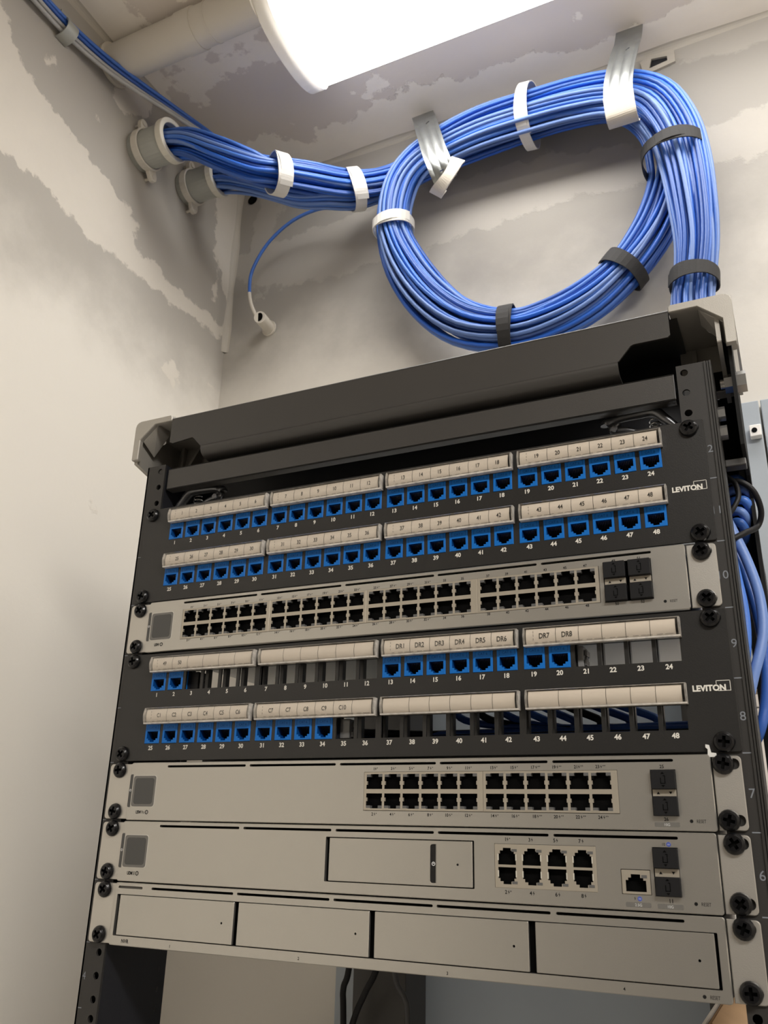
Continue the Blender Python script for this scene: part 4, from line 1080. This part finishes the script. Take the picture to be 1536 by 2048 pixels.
metal_strap([(.187, .346, .7735), (.186, .322, .727), (.182, .302, .683), (.176, .288, .640), (.173, .283, .614), (.172, .282, .589), (.173, .289, .569)], .036,
            'galvanised metal strap holding the bundle near the bend on the right')
# beige tape under each metal strap, going back to the wall
def under_tape(pts, w_, ax, label):
    P = [Vector(p) for p in catmull(pts, 6)]; mb = MB(1); vs = []; N = len(P); ax = Vector(ax).normalized()
    for i, p in enumerate(P):
        t = (P[min(i+1, N-1)]-P[max(i-1, 0)]).normalized(); a = (ax-t*ax.dot(t)).normalized(); nr = t.cross(a)
        for (u, v) in ((-.5, 0), (.5, 0), (.5, 1), (-.5, 1)): vs.append(p+a*u*w_+nr*v*.0016)
    fs = [(0, 1, 2, 3), ((N-1)*4+3, (N-1)*4+2, (N-1)*4+1, (N-1)*4)]
    for i in range(N-1):
        for q in range(4): fs.append((i*4+q, i*4+(q+1) % 4, (i+1)*4+(q+1) % 4, (i+1)*4+q))
    mb.add(vs, fs, 0, False); return tag(mb.build('support_tape', VELC), label, 'strap', 'beige straps under the metal supports')
under_tape([(-.044, .292, .588), (-.043, .281, .573), (-.050, .2785, .557), (-.062, .283, .547), (-.076, .296, .547), (-.088, .318, .562), (-.090, .340, .590)], .019, (-.72, 0, .70), 'beige strap wrapped under the foot of the left metal strap')
under_tape([(.172, .2795, .596), (.1725, .2825, .578), (.173, .288, .5665), (.173, .303, .570), (.172, .330, .598)], .037, (1, 0, 0), 'beige strap under the foot of the right metal strap')

# ================================================================== CONDUITS, PIPES, CLIP
def conduit(y, z, ln, label, screw_dirs, r=27.5):
    t = empty('wall_conduit', label, 'conduit', 'conduits coming out of the left wall', loc=(-489, y, z))
    def ring(mb, x0, x1, ro, ri, n=32, mi=0):
        vs = []
        for (x, rr_) in ((x0, ro), (x1, ro), (x1, ri), (x0, ri)):
            vs += [(x, rr_*math.cos(2*PI*k/n), rr_*math.sin(2*PI*k/n)) for k in range(n)]
        mb.add(vs, [(q*n+k, q*n+(k+1) % n, ((q+1) % 4)*n+(k+1) % n, ((q+1) % 4)*n+k) for q in range(4) for k in range(n)], mi, False)
    a = MB(); ring(a, .3, ln-8, r, r-2.2); a.build('conduit_pipe', CONDM, t)
    b = MB(); ring(b, ln-9, ln+2, r+4.2, r-3.5); b.build('plastic_bushing', BUSH, t, bevel=1.5, seg=3)
    c = MB(); ring(c, 9, 20, r+3.2, r+.4)
    for ang in screw_dirs:
        cy, cz = math.cos(ang), math.sin(ang)
        # ear tab
        m1 = MB(); base = Vector((0, cy, cz)); per = Vector((0, -cz, cy))
        poly = []
        for (p, q) in [(r+2, -8), (r+12, -7), (r+17, -4), (r+18.5, 0), (r+17, 4), (r+12, 7), (r+2, 8)]: poly.append(base*p+per*q)
        n = len(poly); m1.add([(9, p.y, p.z) for p in poly]+[(16, p.y, p.z) for p in poly], [tuple(range(n)), tuple(range(n, 2*n))[::-1]]+[(i, (i+1) % n, n+(i+1) % n, n+i) for i in range(n)])
        c.add([(v[0]/MM, v[1]/MM, v[2]/MM) for v in m1.v], m1.f)
        c.cyl((16, cy*(r+11), cz*(r+11)), (1, 0, 0), 4, 1.6, 12); c.cyl((.3, cy*(r+11), cz*(r+11)), (1, 0, 0), 2.5, 9, 8)
    c.build('conduit_clamp', PIPEW, t, bevel=.8)
    return t
conduit(157, 650, 62, 'conduit in the left wall with the bigger stream of cables, further from the corner', (math.radians(112), math.radians(-60)), 27.5)
conduit(262, 668, 66, 'conduit in the left wall nearer the corner, partly smeared with plaster', (math.radians(105), math.radians(-75)), 25)
# painted pipe along the ceiling into the lamp
pw = empty('painted_ceiling_pipe', 'thick white painted pipe under the ceiling from the left wall to the lamp', 'pipe', loc=(-489, 84, 745))
MB().cyl((.5, 0, 0), (1, 0, 0), 26.5, 245, 32).build('pipe_run', PIPEW, pw)
MB().cyl((125, 0, 0), (1, 0, 0), 28.2, 26, 32).build('pipe_coupling', PIPEW, pw, bevel=.5)
MB().cyl((172, 0, 0), (1, 0, 0), 27.4, 2, 32).build('pipe_joint', PIPEW, pw)
MB().cyl((.4, 0, 0), (1, 0, 0), 31, 5, 24).build('pipe_collar', PIPEW, pw)
# one-hole clip holding the corner cables
cl = empty('cable_clip', 'small metal clip holding the thin cables to the wall under the ceiling corner', 'clip', loc=(-489, -8, 708))
c = MB(); n = 12
arc = [(1+13*math.sin(PI*k/n)**.7*1.6, 15*math.cos(PI*k/n)) for k in range(n+1)]
arc2 = [(p[0]-1.5, p[1]*.9) for p in arc][::-1]
poly = arc+arc2; N_ = len(poly)
c.add([(p[0], -9, p[1]) for p in poly]+[(p[0], 9, p[1]) for p in poly], [(i, (i+1) % N_, N_+(i+1) % N_, N_+i) for i in range(N_)], 0, True)
c.add([(p[0], -9, p[1]) for p in poly]+[(p[0], 9, p[1]) for p in poly], [(i, i+1, N_-2-i, N_-1-i) for i in range(n)]+[(N_+i, N_+N_-1-i, N_+N_-2-i, N_+i+1) for i in range(n)], 0)
c.box(.3, 2.5, -9, 9, 14, 34); c.cyl((2.5, 0, 26), (1, 0, 0), 3.5, 2, 10)
c.build('clip_body', CONDM, cl)

# ================================================================== LOWER RIGHT BITS
wb = empty('white_meter_box', 'white metal box on the backboard just right of the rack', 'metal box', loc=(330, 384, -170))
MB().box(-95, 90, -50, 0, -260, 52).build('box_body', WBOX, wb, bevel=2)
MB().box(-97, 92, -56, -50.5, 36, 44).build('box_ledge', WBOX, wb, bevel=1)
for z_ in (20, -8, -60): MB().box(-95.5, 90, -51, -50.2, z_, z_+.8).build('box_seam', GREYB, wb)
tag(MB().box(-6, 6, -10, 0, -7, 7).cyl((-1, -10, 0), (0, -1, 0), 3, .8, 10, 1).build('cable_anchor', [CAPW, DARK], None, (272, 384.5, 157), bevel=1.5), 'small white square cable anchor screwed to the blue-grey board', 'clip')
# carton
bx = empty('cardboard_carton', 'open brown cardboard carton with a white-printed flap under the recorder at lower right', 'carton', loc=(300, 225, -560))
k = MB()
k.box(-110, 130, -90, -86, -170, 150); k.box(-110, 130, 86, 90, -170, 150); k.box(126, 130, -86, 86, -170, 150); k.box(-110, 130, -90, 90, -174, -170)
k.build('carton_walls', CARD, bx)
k = MB(); k.prism([(-110, -174), (-114, -174), (-117, 140), (-112, 168), (-108, 168), (-110, 140)], 'y', -90, 90); k.build('carton_side', CARD, bx)
k = MB(); k.prism([(-114.6, -174), (-116.6, -174), (-119.6, 140), (-114.6, 170), (-112.6, 170), (-117.6, 140)], 'y', -90, 90); k.build('white_printed_side', CARDW, bx)
k = MB(); k.add([(-108, -80, 168), (-108, 80, 168), (-40, 70, 120), (-30, -80, 128), (-108, -80, 171), (-108, 80, 171), (-40, 70, 123), (-30, -80, 131)], [(0, 1, 2, 3), (7, 6, 5, 4), (0, 4, 5, 1), (1, 5, 6, 2), (2, 6, 7, 3), (3, 7, 4, 0)]); k.build('carton_flap', CARD, bx)
k = MB(); k.add([(20, -86, 150), (126, -86, 150), (126, -20, 190), (20, -30, 186), (20, -86, 153), (126, -86, 153), (126, -20, 193), (20, -30, 189)], [(0, 1, 2, 3), (7, 6, 5, 4), (0, 4, 5, 1), (1, 5, 6, 2), (2, 6, 7, 3), (3, 7, 4, 0)]); k.build('carton_flap', CARD, bx)
# small table that carries the carton
tb2 = empty('low_shelf', 'dark shelf unit that carries the cardboard carton under the rack', 'shelf', loc=(300, 225, -735))
MB().box(-160, 190, -130, 130, -18, 0).build('shelf_top', BLACK, tb2)
for a in (-150, 170):
    for b in (-120, 110): MB().box(a, a+12, b, b+12, -925, -18).build('leg', BLACK, tb2)
